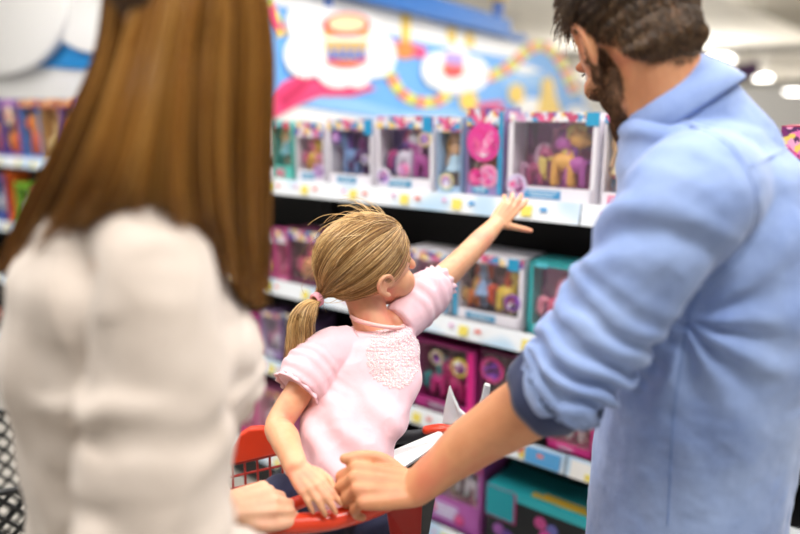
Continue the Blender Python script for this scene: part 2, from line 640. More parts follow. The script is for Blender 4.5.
mpart('white_puff', m_wwhite, [mcirc(530, 108, 14, 10), mpoly([(500, 62), (530, 66), (552, 78), (540, 72), (520, 74)]), mcirc(575, 112, 10, 6)], 0.009, 0.012)
mpart('blue_squiggle', m_wdblue, [mpoly([(322, -6), (330, -6), (330, 9), (323, 9)])], 0.012, 0.018)
# cornice in two steps
cb = MB()
mur(cb, mpoly([(235, -52), (420, -3), (500, 21), (500, 37), (420, 18), (235, -27)]), -0.1, 0.10)
mur(cb, mpoly([(430, 18), (521, 36), (521, 43), (430, 21)]), -0.1, 0.06)
struct(cb.build('trim_2', m_corn))
# post with coloured rings at the end of the cornice
_a = M(522, 40)[0]
base = WA + bdir * (_a + 0.06) - bnor * 0.28 + ZT * 2.25
r = empty('striped_post', (base.x, base.y, 0))
tag(r, 'yellow and blue striped post rising beside the end of the blue cornice', 'post')
for z0, z1, m, rad in ((-3, 0.06, m_wwhite, 0.03), (0.06, 0.19, m_wyel, 0.05), (0.19, 0.36, m_wdblue, 0.045), (0.36, 0.5, m_wyel, 0.075), (0.5, 0.9, m_wdblue, 0.04)):
    z0 = max(-base.z, z0)
    MB().tube([base + ZT * z0, base + ZT * z1], rad, 14, cap=False, smooth=False).build('post_band', m, r, smooth=False)

# ================================================================== shelving run
SO = Vector((0, 2.1, 0))
SE = Vector((0.792, -0.610, 0)).normalized()
SN = Vector((0.610, 0.792, 0)).normalized()
SRZ = math.atan2(SE.y, SE.x)
def S(px, py, off=0.0):
    """(distance along the run, height) where a pixel meets the shelf front"""
    p = on_plane(px, py, SO + SN * off, SN)
    return (p - SO).dot(SE), p.z
def SW(s, d, z):
    return SO + SE * s + SN * d + ZT * z
Z_TOP = 1.55 - 0.1217 * 2.1 + 0.022
Z_MID = 1.55 - 0.305 * 2.1 + 0.022
Z_LOW = 1.55 - 0.465 * 2.1 + 0.022
Z_DECK = 0.19
DEPTH = 0.42
m_black = flat('shelf_black', '#0c0b0d', 0.5)
m_shelfw = flat('shelf_white_metal', '#d9dade', 0.35)
m_tagy = flat('tag_yellow', '#f1e06a', 0.5)
m_tagw = flat('tag_white', '#f5f5f2', 0.5)
m_tagr = flat('tag_red', '#e58074', 0.5)
m_tagb = flat('tag_blue', '#5aa6dd', 0.5)
m_tagp = flat('tag_pink', '#dfb2d4', 0.5)

def rail_mat():
    N = NT('price_rail_print')
    tc = N.n('ShaderNodeTexCoord')
    mp = N.n('ShaderNodeMapping')
    mp.inputs['Rotation'].default_value = (0, math.radians(28), 0)
    N.l(tc.outputs['Object'], mp.inputs[0])
    w = N.n('ShaderNodeTexNoise', i_Scale=5.0, i_Detail=1.0)
    N.l(mp.outputs[0], w.inputs['Vector'])
    r = N.ramp([(0.0, '#f4f8fc'), (0.5, '#f2f7fc'), (0.60, '#c8e1f5'), (0.8, '#a9d0f0')], w.outputs['Fac'])
    N.l(r.outputs[0], N.b.inputs['Base Color'])
    N.b.inputs['Roughness'].default_value = 0.3
    return N.m
m_rail = rail_mat()

W = 1.33
bounds = [-4.72, -3.39, -2.06, -0.73, 0.6, 1.93]
bay_labels = ['black shelving bay with purple boxes at the far end of the aisle',
              'black shelving bay mostly hidden by the woman\'s long hair',
              'black shelving bay with the teal carded doll on its top tier',
              'black shelving bay in front of the girl, under her outstretched hand',
              'black shelving bay behind the man in the blue shirt']
rr = random.Random(5)
for i in range(5):
    r = empty('shelving_unit', SW(bounds[i], 0, 0), SRZ)
    tag(r, bay_labels[i], 'shelving unit', 'bays of the toy shelving run')
    def kid(name, mb, mat, par=r, **k):
        o = mb.build(name, mat, None, **k); o.parent = par; return o
    top = 1.60 if i < 1 else (1.60 if i == 1 else 1.36)
    kid('back_panel', MB().box((W / 2, DEPTH + 0.04, top / 2), (W - 0.004, 0.02, top)), m_black)
    kid('base', MB().box((W / 2, 0.24, 0.085), (W - 0.004, 0.44, 0.15)), m_black)
    for q in (0.02, W - 0.02):
        kid('upright', MB().box((q, DEPTH + 0.01, top / 2), (0.035, 0.03, top)), m_black)
    for z in (Z_TOP, Z_MID, Z_LOW, Z_DECK):
        s = kid('shelf', MB().box((W / 2, 0.215, z - 0.014), (W - 0.008, DEPTH - 0.01, 0.025)), m_shelfw if z == Z_TOP else m_black)
        for q in (0.12, W - 0.12):
            if z != Z_DECK:
                kid('bracket', MB().prism([(0.02, -0.005), (DEPTH, -0.005), (DEPTH, -0.10), (0.30, -0.05)], (q, 0, z - 0.022), (0, 1, 0), (0, 0, 1), 0.004, (1, 0, 0)), m_black, s)
        kid('price_rail', MB().prism([(-0.012, -0.048), (-0.002, -0.048), (0.01, 0.006), (0.0, 0.008)], (0.003, 0, z), (0, 1, 0), (0, 0, 1), W - 0.006, (1, 0, 0)), m_rail, s)
        q = 0.07 + rr.random() * 0.06
        tilt = Matrix.Rotation(math.atan2(0.012, 0.056), 3, 'X')
        while q < W - 0.09:
            def tg(x, w, h, m, dz=0.0, th=0.002):
                kid('price_tag', MB().box((x, -0.0085 + (0.012 / 0.056) * dz * -0 - 0.002 + dz * 0.2, z - 0.020 + dz), (w, th, h), Matrix.Rotation(-math.atan2(0.012, 0.056), 3, 'X')), m, s)
            if not (i == 4 and z == Z_LOW):
                tg(q, 0.032, 0.030, m_tagy, -0.003)
                if rr.random() < 0.75:
                    tg(q - 0.045, 0.014, 0.012, m_tagp, 0.006)
                    tg(q + 0.05, 0.02, 0.011, m_tagr if rr.random() < 0.6 else m_tagb, 0.004)
            q += 0.17 + rr.random() * 0.07
        if i == 4 and z == Z_LOW:
            for x in (0.055, 0.22, 0.40):
                tg(x, 0.075, 0.05, m_tagw, -0.001)
                tg(x + 0.022, 0.03, 0.018, m_tagy, -0.012, 0.005)
        if i == 3 and z == Z_LOW:
            tg(W - 0.07, 0.11, 0.046, m_tagb, -0.001)
            tg(W - 0.14, 0.02, 0.018, m_tagr, 0.006, 0.005)
# header wall behind the far bays with a raised cloud sign
hd = MB()
hd.box((0, 0, 0), (0.001, 0.001, 0.001)) if False else None
h0 = SW(-4.8, DEPTH + 0.09, 0); h1 = SW(-1.75, DEPTH + 0.09, 0)
struct(long_box(h0 - SN * 0 , h1, 0.06, 3.0, 0.0).build('wall_3', m_wallw))
HO = SO + SN * (DEPTH + 0.055)
def H(px, py):
    p = on_plane(px, py, HO, SN)
    return ((p - HO).dot(SE), p.z)
def hpr(pts, d0, d1):
    mb = MB()
    for pl in pts:
        q = [H(*p) for p in pl]
        if sum(q[i][0] * q[(i + 1) % len(q)][1] - q[(i + 1) % len(q)][0] * q[i][1] for i in range(len(q))) < 0:
            q = q[::-1]
        mb.prism(q, HO - SN * d0, SE, ZT, d1 - d0, -SN)
    return mb
def circ(cx, cy, r, n=48):
    return [(cx + r * math.cos(2 * PI * k / n), cy + r * math.sin(2 * PI * k / n)) for k in range(n)]
r = empty('cloud_sign', SW(-3.0, DEPTH, 1.7))
tag(r, 'large white cloud-shaped sign over the far shelves', 'sign')
hpr([[(-80, 20), (140, 20), (140, 72), (88, 70), (-80, 58)]], 0.0, 0.01).build('blue_backing', flat('sign_blue', '#2a8fd4', 0.45), r)
sm = flat('sign_white', '#f3f2f0', 0.45)
hpr([circ(8, 5, 70), circ(-70, 0, 70)], 0.02, 0.07).build('cloud_lobe', sm, r, bevel=0.01)
hpr([circ(104, -2, 56), circ(60, -35, 60)], 0.012, 0.045).build('cloud_lobe', sm, r, bevel=0.01)

# ================================================================== toys and boxes
PAL = dict(
    confetti=['#f2f0f4', '#d9a0c8', '#e86a9a', '#7a5aa8', '#f4d27a', '#eef2f6', '#e4e0ee', '#4fa0d0', '#c8587a'],
    purple=['#5f3f96', '#8a5ab8', '#b890d8', '#47307a', '#e08ad0', '#8a66b0', '#e8c0e8'],
    pink=['#e23d8e', '#f07ab4', '#c02c7a', '#f4a8cc', '#7a2a6a', '#f0d060', '#5a2a5a'],
    dark=['#4a2c42', '#7a3f60', '#34263c', '#9a5078', '#b87498', '#564060'],
    teal=['#4fc0c4', '#8adcd8', '#2a9aa8', '#bfe8e4', '#e87ab0', '#4fb8c0'],
    warm=['#e8743a', '#f0b040', '#c8402c', '#5a3a86', '#f4dca0', '#d0543c', '#3a3a7a'],
    mag=['#b83a8a', '#8a357e', '#d86aae', '#6a3064', '#9a4a9a', '#e090c4'])
m_carton = {}
def carton(col):
    return flat('carton_' + col.strip('#'), col, 0.4)

CUR_W = [1.0]
def creature(mb_parts, x, y, z, h, cols, parent, kind='animal', flip=1):
    """small generic toy: chubby four-legged animal or doll; parts go to the box"""
    body = MB(); hair = MB()
    half = CUR_W[0] / 2 - 0.006
    ext = 0.45 if kind == 'animal' else 0.21
    h = min(h, half / ext)
    x = max(-(half - ext * h), min(half - ext * h, x))
    if kind == 'animal':
        body.ell((x, y, z + h * 0.36), (h * 0.22, h * 0.13, h * 0.15), nu=12, nv=8)
        for sx in (-1, 1):
            for sy in (-1, 1):
                body.tube([(x + sx * h * 0.13, y + sy * h * 0.06, z + h * 0.32), (x + sx * h * 0.14, y + sy * h * 0.06, z + h * 0.04)], [h * 0.055, h * 0.06], 8, smooth=False)
        body.tube([(x + flip * h * 0.14, y, z + h * 0.40), (x + flip * h * 0.20, y, z + h * 0.62)], [h * 0.085, h * 0.07], 8, smooth=False)
        body.ell((x + flip * h * 0.24, y, z + h * 0.72), (h * 0.17, h * 0.14, h * 0.15), nu=12, nv=8)
        body.ell((x + flip * h * 0.36, y, z + h * 0.67), (h * 0.07, h * 0.07, h * 0.06), nu=10, nv=6)
        for sy in (-1, 1):
            body.tube([(x + flip * h * 0.2, y + sy * h * 0.07, z + h * 0.83), (x + flip * h * 0.19, y + sy * h * 0.08, z + h * 0.93)], [h * 0.04, h * 0.015], 6, smooth=False)
        hair.tube([(x + flip * h * 0.30, y, z + h * 0.88), (x + flip * h * 0.1, y, z + h * 0.86), (x + flip * h * 0.02, y - 0.004, z + h * 0.6), (x + flip * h * 0.06, y - 0.004, z + h * 0.42)], [h * 0.06, h * 0.08, h * 0.07, h * 0.03], 8)
        hair.tube([(x - flip * h * 0.2, y, z + h * 0.4), (x - flip * h * 0.34, y, z + h * 0.42), (x - flip * h * 0.36, y, z + h * 0.2), (x - flip * h * 0.3, y, z + h * 0.08)], [h * 0.04, h * 0.08, h * 0.08, h * 0.02], 8)
    else:
        body.ell((x, y, z + h * 0.84), (h * 0.10, h * 0.09, h * 0.11), nu=12, nv=8)
        body.tube([(x, y, z + h * 0.78), (x, y, z + h * 0.62), (x, y, z + h * 0.5)], [h * 0.03, h * 0.085, h * 0.06], 10)
        for sx in (-1, 1):
            body.tube([(x + sx * h * 0.08, y, z + h * 0.68), (x + sx * h * 0.15, y, z + h * 0.5), (x + sx * h * 0.17, y - 0.005, z + h * 0.36)], [h * 0.03, h * 0.025, h * 0.02], 8)
            body.tube([(x + sx * h * 0.045, y, z + h * 0.3), (x + sx * h * 0.05, y, z + h * 0.02)], [h * 0.035, h * 0.025], 8, smooth=False)
        hair.ell((x, y + h * 0.03, z + h * 0.87), (h * 0.125, h * 0.10, h * 0.12), nu=12, nv=8)
        for sx in (-1, 1):
            hair.tube([(x + sx * h * 0.10, y + 0.002, z + h * 0.88), (x + sx * h * 0.15, y + 0.003, z + h * 0.7), (x + sx * h * 0.13, y, z + h * 0.52)], [h * 0.05, h * 0.055, h * 0.02], 8)
        d = MB().tube([(x, y, z + h * 0.56), (x, y, z + h * 0.42), (x, y, z + h * 0.24)], [h * 0.06, h * 0.12, h * 0.19], 12, cap=False)
        o = d.build('toy_dress', flat('toy_' + cols[2].strip('#'), cols[2], 0.4), None, smooth=True); o.parent = parent
    o = body.build('toy_figure', flat('toy_' + cols[0].strip('#'), cols[0], 0.35), None, smooth=True); o.parent = parent
    o2 = hair.build('toy_hair', flat('toy_' + cols[1].strip('#'), cols[1], 0.4), None, smooth=True); o2.parent = o

def toy_box(s0, s1, z, h, d, off, label, group, body='#f0ecf4', header='confetti', inner='purple', frame=0.10, foot=0.17, toys=(), tab=None, patch='#3f93bd', accent=(), cat='toy box', hscale=52, iscale=24, yaw=0.0, edge=None):
    w = s1 - s0
    CUR_W[0] = w
    r = empty('toy_box', SW((s0 + s1) / 2, off, z), SRZ + yaw)
    tag(r, label, cat, group)
    def kid(name, mb, mat, par=r, **k):
        o = mb.build(name, mat, None, **k); o.parent = par; return o
    c = MB(); t = 0.003
    c.box((0, d - t / 2, h / 2), (w, t, h))
    c.box((-w / 2 + t / 2, d / 2, h / 2), (t, d, h)); c.box((w / 2 - t / 2, d / 2, h / 2), (t, d, h))
    c.box((0, d / 2, t / 2), (w, d, t)); c.box((0, d / 2, h - t / 2), (w, d, t))
    fb = h * foot; fh = h * frame; fw = min(0.02, w * 0.06)
    c.box((0, t / 2, fb / 2), (w, t, fb)); c.box((0, t / 2, h - fh / 2), (w, t, fh))
    c.box((-w / 2 + fw / 2, t / 2, h / 2), (fw, t, h)); c.box((w / 2 - fw / 2, t / 2, h / 2), (fw, t, h))
    kid('carton', c, carton(body))
    if header:
        kid('header_print', MB().box((0, -0.001, h - fh * 0.5), (w * 0.99, 0.002, fh * 0.92)), print_mat('print_' + header, PAL[header], hscale))
    kid('inner_card', MB().box((0, d * 0.66, h / 2), (w * 0.97, 0.003, h * 0.94)), print_mat('inner_' + inner, PAL[inner], iscale))
    if patch:
        kid('label_patch', MB().box((-w * 0.08, -0.001, fb * 0.5), (w * 0.42, 0.002, fb * 0.55)), carton(patch))
        for k in range(2):
            kid('label_patch', MB().box((-w * 0.08, -0.0022, fb * (0.60 - 0.2 * k)), (w * (0.34 - 0.08 * k), 0.001, fb * 0.07)), carton('#dfeef6'))
    if tab:
        tw = min(0.035, w * 0.2)
        kid('corner_tab', MB().box((max(-w / 2 + tw / 2, min(w / 2 - tw / 2, w * tab[1])), -0.002, h - fh * 0.7), (tw, 0.002, fh * 1.3)), carton(tab[0]))
    if edge:
        kid('edge_stripe', MB().box((w * edge[1], -0.002, h * 0.5), (w * edge[2], 0.002, h * 0.92)), carton(edge[0]))
    for (fx, fz, rad, col) in accent:
        rad = min(rad, w * 0.48 / h); fx = max(-0.5 + rad * h / w, min(0.5 - rad * h / w, fx))
        kid('printed_badge', MB().disc((w * fx, -0.003, h * fz), h * rad, (0, 1, 0), 0.003, 20), carton(col))
        if h * rad > 0.012:
            kid('badge_picture', MB().disc((w * fx, -0.0045, h * fz), h * rad * 0.74, (0, 1, 0), 0.003, 20), print_mat('picture_' + inner, PAL['confetti'][:3] + PAL[inner][:4] + [col, col, col], 70))
    for (fx, fh_, kind, cols, flip) in toys:
        creature(None, w * fx, d * 0.34, fb + 0.002, h * min(0.74, fh_ * 1.18), cols, r, kind, flip)
    kid('window_film', MB().box((0, 0.0012, (fb + h - fh) / 2), (w - fw * 2, 0.0008, h - fb - fh)), clear_mat())
    return r

def row_box(px0, px1, pyb, pyt, z, d, off, label, group, **k):
    s0, _ = S(px0, pyb, off); s1, _ = S(px1, pyb, off)
    _, zt = S((px0 + px1) / 2, pyt, off)
    g = 0.004
    return toy_box(s0 + g, s1 - g, z + 0.0005, max(0.05, zt - z), d, off, label, group, **k)

GT = 'toy boxes on the top shelf'; GM = 'toy boxes on the middle shelf'; GL = 'toy boxes on the lower shelf'; GB = 'toy boxes on the bottom deck'
GF = 'toy boxes at the far end of the top shelf'
A, D = 'animal', 'doll'
# top shelf, the near bays
row_box(271, 294, 182, 121, Z_TOP, 0.10, 0.03, 'narrow teal boxed doll with red foot, beside the woman\'s hair', GT, body='#62c4b8', header='teal', inner='teal', foot=0.24, patch='#c8345a', toys=[(0, 0.72, D, ('#f0c8a0', '#e8cc70', '#7ab8c8'), 1)], tab=('#d84a5e', 0.3))
row_box(296, 326, 186, 122, Z_TOP, 0.10, 0.03, 'small purple toy box between the teal doll and the violet window box', GT, inner='purple', foot=0.2, frame=0.26, toys=[(-0.2, 0.5, A, ('#f0c848', '#e06a9a'), 1), (0.22, 0.48, A, ('#e88aa8', '#f0b45a'), -1)], accent=[(0.3, 0.2, 0.12, '#b794c6')])
row_box(328, 374, 190, 119, Z_TOP, 0.12, 0.03, 'violet window box with a pale blue and a purple toy inside', GT, inner='purple', tab=('#2f9bd0', 0.42), frame=0.17, toys=[(-0.15, 0.62, A, ('#86a8dc', '#6a3a98'), -1), (0.25, 0.66, A, ('#5c3470', '#8a3f86'), 1)], accent=[(-0.3, 0.72, 0.09, '#8a3fa8'), (0.34, 0.4, 0.07, '#f0f0ea')])
row_box(376, 434, 195, 116, Z_TOP, 0.12, 0.03, 'wide lavender window box with white and pink toys inside', GT, inner='purple', tab=('#2f9bd0', 0.40), frame=0.17, toys=[(-0.1, 0.6, A, ('#e4def0', '#d04a94'), 1), (0.26, 0.52, A, ('#c45ab0', '#e0a0d4'), -1), (-0.36, 0.5, A, ('#5a3a86', '#40276a'), 1)], accent=[(0.36, 0.7, 0.10, '#ead690'), (0.0, 0.28, 0.09, '#f08ac0'), (-0.42, 0.16, 0.13, '#e8e4f2')])
row_box(436, 462, 197, 117, Z_TOP, 0.10, 0.03, 'slim toy box with a fair-haired doll in a pale blue dress', GT, body='#a7c4e2', inner='purple', frame=0.2, foot=0.1, toys=[(0, 0.72, D, ('#e8b890', '#b98a4a', '#bcdcf2'), 1)], accent=[(-0.1, 0.16, 0.11, '#e6e2a8')])
row_box(464, 503, 199, 108, Z_TOP, 0.10, 0.025, 'toy box with a bright pink oval panel and turquoise edge', GT, body='#9a86b8', inner='pink', frame=0.2, edge=('#3f9cc8', 0.43, 0.12), toys=[(0, 0.62, A, ('#f08a4a', '#f0dcd0'), 1)], accent=[(-0.02, 0.62, 0.22, '#e2489c'), (-0.2, 0.22, 0.10, '#d83a80'), (0.12, 0.24, 0.13, '#f0a8c8')])
row_box(505, 596, 202, 112, Z_TOP, 0.16, 0.025, 'largest top-shelf box with plum window, beyond the girl\'s hand', GT, body='#efeaf2', inner='mag', iscale=15, frame=0.11, tab=('#37a3cf', 0.455), toys=[(-0.26, 0.42, A, ('#b0507c', '#c89ab8'), 1), (0.06, 0.62, A, ('#f0b45c', '#e8d078'), 1), (0.32, 0.56, A, ('#c05ab4', '#8a3f98'), -1)], accent=[(-0.47, 0.17, 0.13, '#d8cdea')], patch='#3f93c6')
row_box(598, 640, 205, 114, Z_TOP, 0.10, 0.03, 'pale doll box half hidden by the man\'s shoulder', GT, inner='confetti', foot=0.16, frame=0.1, patch='#e25a8c', toys=[(-0.2, 0.7, D, ('#e8c8a0', '#c8a070', '#d8c49a'), 1), (0.25, 0.7, D, ('#e8c8a0', '#6a4a86', '#d8c49a'), 1)])
row_box(766, 842, 236, 126, Z_TOP, 0.14, 0.03, 'crimson patterned box peeking out past the man\'s far shoulder', GT, body='#c8325a', header='pink', inner='pink', frame=0.34, hscale=60, toys=[(0, 0.4, A, ('#e04a7a', '#f0d0dc'), 1)])
# top shelf, the far bay
far = [(-8, 5, '#5a46a0', 'purple boxed toy with a dark side, farthest along the top shelf'), (6, 24, '#6a50b0', 'purple box with a cream round badge, far along the top shelf'),
       (25, 44, '#5a90d8', 'blue box with an orange toy, far along the top shelf'), (45, 63, '#c89a58', 'tan and orange box, third from the cream-badged one on the far shelf'), (64, 84, '#8a64b4', 'violet box touching the edge of the woman\'s hair, far shelf')]
for i, (x0, x1, col, lab) in enumerate(far):
    row_box(x0, x1, 163, 99, Z_TOP, 0.12, 0.03, lab, GF, body=col, header='warm' if i > 1 else 'purple', inner='warm' if i % 2 else 'purple', patch=None, foot=0.06, frame=0.14, toys=[(0.05, 0.85, A, ('#f0702c', '#f8b04c') if i != 3 else ('#d8b46a', '#f0e0b0'), 1 if i % 2 else -1)], accent=[(0, 0.72, 0.16, '#efe2c4')] if i == 1 else [])
# far middle tier: bright loose toys
row_box(-6, 9, 225, 176, Z_MID, 0.12, 0.03, 'royal blue toy box on the far middle shelf', 'toys on the far middle shelf', body='#2f55b8', header='purple', inner='warm', patch=None, toys=[(0, 0.6, A, ('#e8eef4', '#d8dce4'), 1)])
row_box(10, 18, 225, 172, Z_MID, 0.10, 0.03, 'thin orange toy box standing upright on the far middle shelf', 'toys on the far middle shelf', body='#ea6a28', header=None, inner='warm', patch=None, toys=[(0, 0.5, A, ('#f0c89a', '#e8642c'), 1)])
row_box(19, 36, 226, 184, Z_MID, 0.12, 0.03, 'lime green toy box on the far middle shelf', 'toys on the far middle shelf', body='#8fc83a', header=None, inner='teal', patch=None, toys=[(0, 0.6, A, ('#7ac83a', '#f0f0e0'), 1)])
row_box(37, 56, 226, 190, Z_MID, 0.12, 0.03, 'brown and cream toy box beside the lime green one', 'toys on the far middle shelf', body='#8a7258', header='warm', inner='dark', patch=None, toys=[(0, 0.6, A, ('#e8dcc0', '#c8a070'), 1)])
row_box(-12, 5, 445, 388, Z_DECK, 0.14, 0.03, 'orange and pink toy box low down beside the woman\'s sleeve', GB, body='#e0705a', header='warm', inner='pink', patch=None, toys=[(0, 0.6, A, ('#f0a080', '#f0d0c0'), 1)])
# middle shelf
row_box(259, 274, 276, 231, Z_MID, 0.10, 0.03, 'yellow and pink toy pack nearest the woman\'s hair on the middle shelf', GM, body='#d0589a', header='confetti', inner='pink', patch=None, frame=0.25, foot=0.08, toys=[(0, 0.62, A, ('#f0c84a', '#f07ab4'), 1)])
row_box(275, 289, 278, 231, Z_MID, 0.10, 0.03, 'hot pink toy pack next to the yellow and pink one', GM, body='#e06aa4', header='confetti', inner='pink', patch=None, frame=0.25, foot=0.08, toys=[(0, 0.66, A, ('#f0589c', '#f0a4c8'), 1)])
row_box(290, 321, 281, 231, Z_MID, 0.10, 0.03, 'toy box with a peach toy, just behind the girl\'s hair', GM, body='#7a3a5a', header='confetti', inner='dark', patch=None, frame=0.2, foot=0.1, toys=[(0, 0.7, A, ('#f0a878', '#e8648c'), 1)])
row_box(404, 449, 318, 251, Z_MID, 0.12, 0.03, 'white toy box with dark red window beside the girl\'s sleeve', GM, inner='mag', frame=0.16, edge=('#3d9fc8', 0.45, 0.07), toys=[(-0.1, 0.55, A, ('#c8506a', '#f0d0c0'), 1)])
row_box(451, 523, 330, 255, Z_MID, 0.14, 0.03, 'white window box with a pale blue and a yellow toy under the girl\'s arm', GM, body='#eeeaf2', inner='dark', iscale=18, frame=0.13, tab=('#2f9fcb', 0.36), edge=('#3d9fc8', -0.455, 0.07), toys=[(-0.16, 0.8, D, ('#a8c0e4', '#d85a3c', '#9ab8e4'), 1), (0.18, 0.62, A, ('#f0cc48', '#e0502c'), 1), (-0.4, 0.4, A, ('#f08a4a', '#f0c070'), 1)], accent=[(0.36, 0.38, 0.12, '#8a4fb4')])
row_box(525, 592, 344, 265, Z_MID, 0.12, 0.03, 'turquoise and plum toy box with a pink toy above the rolled cuff', GM, body='#3fb0b4', inner='mag', header=None, frame=0.05, foot=0.14, patch='#7ad0d0', tab=('#5cc6d6', -0.3), toys=[(-0.2, 0.6, A, ('#f0608c', '#f08aa8'), 1)], accent=[(0.26, 0.76, 0.12, '#f0b4bc'), (0.05, 0.22, 0.09, '#e8506c')])
# lower shelf
row_box(236, 261, 358, 318, Z_LOW, 0.12, 0.03, 'pink toy pack behind the woman\'s sleeve on the lower shelf', GL, body='#d04a94', header='pink', inner='pink', patch=None, toys=[(0, 0.6, A, ('#f07ab4', '#f0d0e0'), 1)])
row_box(262, 283, 362, 313, Z_LOW, 0.12, 0.03, 'lilac toy box on the lower shelf left of the ponytail', GL, body='#a88ac0', header='confetti', inner='purple', patch='#e8e4ee', toys=[(0, 0.6, A, ('#e8dcec', '#d05a9c'), 1)])
row_box(284, 315, 366, 317, Z_LOW, 0.12, 0.03, 'dark toy box on the lower shelf right behind the ponytail', GL, body='#5a4a6a', header='confetti', inner='dark', patch='#e8e4ee', toys=[(0.1, 0.6, A, ('#f070a8', '#e8e0f0'), 1)])
row_box(413, 476, 408, 344, Z_LOW, 0.14, 0.03, 'magenta window box with round yellow and pink pieces by the white flap', GL, body='#c03a8c', header=None, inner='dark', frame=0.04, foot=0.16, patch='#8a2a6a', iscale=12, toys=[(-0.3, 0.5, A, ('#e8489c', '#4fc0c4'), 1), (0.1, 0.5, A, ('#e83a90', '#f07ab4'), -1)], accent=[(-0.12, 0.78, 0.10, '#e8d8a8'), (0.25, 0.72, 0.13, '#e6d048'), (0.25, 0.7, 0.06, '#a88ad0')], edge=('#e82c90', 0.42, 0.1))
row_box(478, 520, 420, 352, Z_LOW, 0.14, 0.03, 'dark toy box with a pink flower badge above the man\'s forearm', GL, body='#7a2a5a', header=None, inner='dark', frame=0.05, patch=None, foot=0.1, toys=[(0.15, 0.5, A, ('#e8c048', '#c84a7a'), 1)], accent=[(-0.2, 0.75, 0.16, '#d8488c')])
row_box(545, 594, 452, 390, Z_LOW, 0.14, 0.03, 'hot pink toy box tucked between the man\'s forearm and shirt', GL, body='#d83a8c', header='pink', inner='pink', frame=0.2, foot=0.12, patch='#e85aa8', toys=[(0, 0.6, A, ('#e8e0e8', '#d04a8c'), 1)])
# bottom deck
row_box(240, 257, 455, 388, Z_DECK, 0.14, 0.03, 'pink bagged toy behind the red seat grid', GB, body='#e0559c', header='pink', inner='pink', patch=None, toys=[(0, 0.7, A, ('#f080b8', '#f0d0e0'), 1)])
row_box(258, 292, 462, 392, Z_DECK, 0.14, 0.03, 'pink and white toy box above the red cart seat', GB, body='#e884b4', header='pink', inner='confetti', patch=None, toys=[(0, 0.7, A, ('#f0489c', '#f0e0ea'), 1)])
row_box(420, 482, 535, 455, Z_DECK, 0.16, 0.03, 'magenta and violet toy box standing below the man\'s forearm', GB, body='#b45cae', header='pink', inner='pink', iscale=30, frame=0.12, foot=0.40, patch='#c8a4d8', toys=[(-0.1, 0.42, A, ('#f0e4ea', '#b02c64'), 1), (0.22, 0.42, A, ('#e8e0f0', '#3a4a9c'), -1)], accent=[(-0.25, 0.82, 0.09, '#e8c848'), (-0.3, 0.2, 0.06, '#d83a70'), (0.15, 0.14, 0.07, '#c83a60')])
# the big black and turquoise carton: solid faces with printed panels
s0, _ = S(484, 533, 0.012); s1, _ = S(606, 533, 0.012)
zt = S(483, 484, 0.012)[1]
w = s1 - s0; h = zt - Z_DECK
r = empty('toy_box', SW((s0 + s1) / 2, 0.022, Z_DECK + 0.0005), SRZ)
tag(r, 'big black playset carton with turquoise lid at the man\'s hip', 'toy box', GB)
def kid(name, mb, mat, **k):
    o = mb.build(name, mat, None, **k); o.parent = r; return o
kid('carton', MB().box((0, 0.085, h / 2), (w, 0.17, h)), carton('#10161c'), bevel=0.002)
kid('lid_panel', MB().box((0, 0.085, h + 0.001), (w * 0.998, 0.168, 0.002)).box((0, -0.001, h - 0.012), (w, 0.002, 0.026)), carton('#2fb4bf'))
kid('pink_border', MB().box((-w * 0.5 + 0.052, -0.002, h - 0.052), (0.106, 0.002, 0.107)), carton('#c02c7a'))
kid('turquoise_panel', MB().box((-w * 0.5 + 0.05, -0.0035, h - 0.05), (0.098, 0.003, 0.1)), carton('#149dac'))
kid('yellow_banner', MB().box((w * 0.12, 0.03, h + 0.0025), (w * 0.5, 0.022, 0.002)).box((w * 0.12, 0.05, h + 0.0025), (w * 0.34, 0.012, 0.002)), carton('#e8bc3c'))
for fx, fz, rad, col in ((-0.02, 0.70, 0.02, '#c04a8c'), (0.08, 0.66, 0.018, '#6a6ab4'), (0.04, 0.5, 0.026, '#d04a9c'), (0.22, 0.52, 0.03, '#8a4a9c'), (0.2, 0.36, 0.02, '#4f8a94'), (-0.38, 0.34, 0.02, '#9a5aa8'), (-0.3, 0.26, 0.024, '#6a4a9c'), (-0.36, 0.14, 0.02, '#b86ab0'), (0.05, 0.2, 0.03, '#3a6a74')):
    kid('printed_badge', MB().disc((w * fx, -0.003, h * fz), rad, (0, 1, 0), 0.004, 16), carton(col))
kid('yellow_ring', MB().disc((w * 0.36, -0.004, h * 0.46), 0.036, (0, 1, 0), 0.005, 24), carton('#d8a83c'))
kid('red_emblem', MB().disc((w * 0.36, -0.006, h * 0.46), 0.026, (0, 1, 0), 0.004, 24), carton('#5a8a8c'))
kid('red_emblem', MB().disc((w * 0.36, -0.008, h * 0.47), 0.014, (0, 1, 0), 0.004, 16), carton('#c84a3c'))

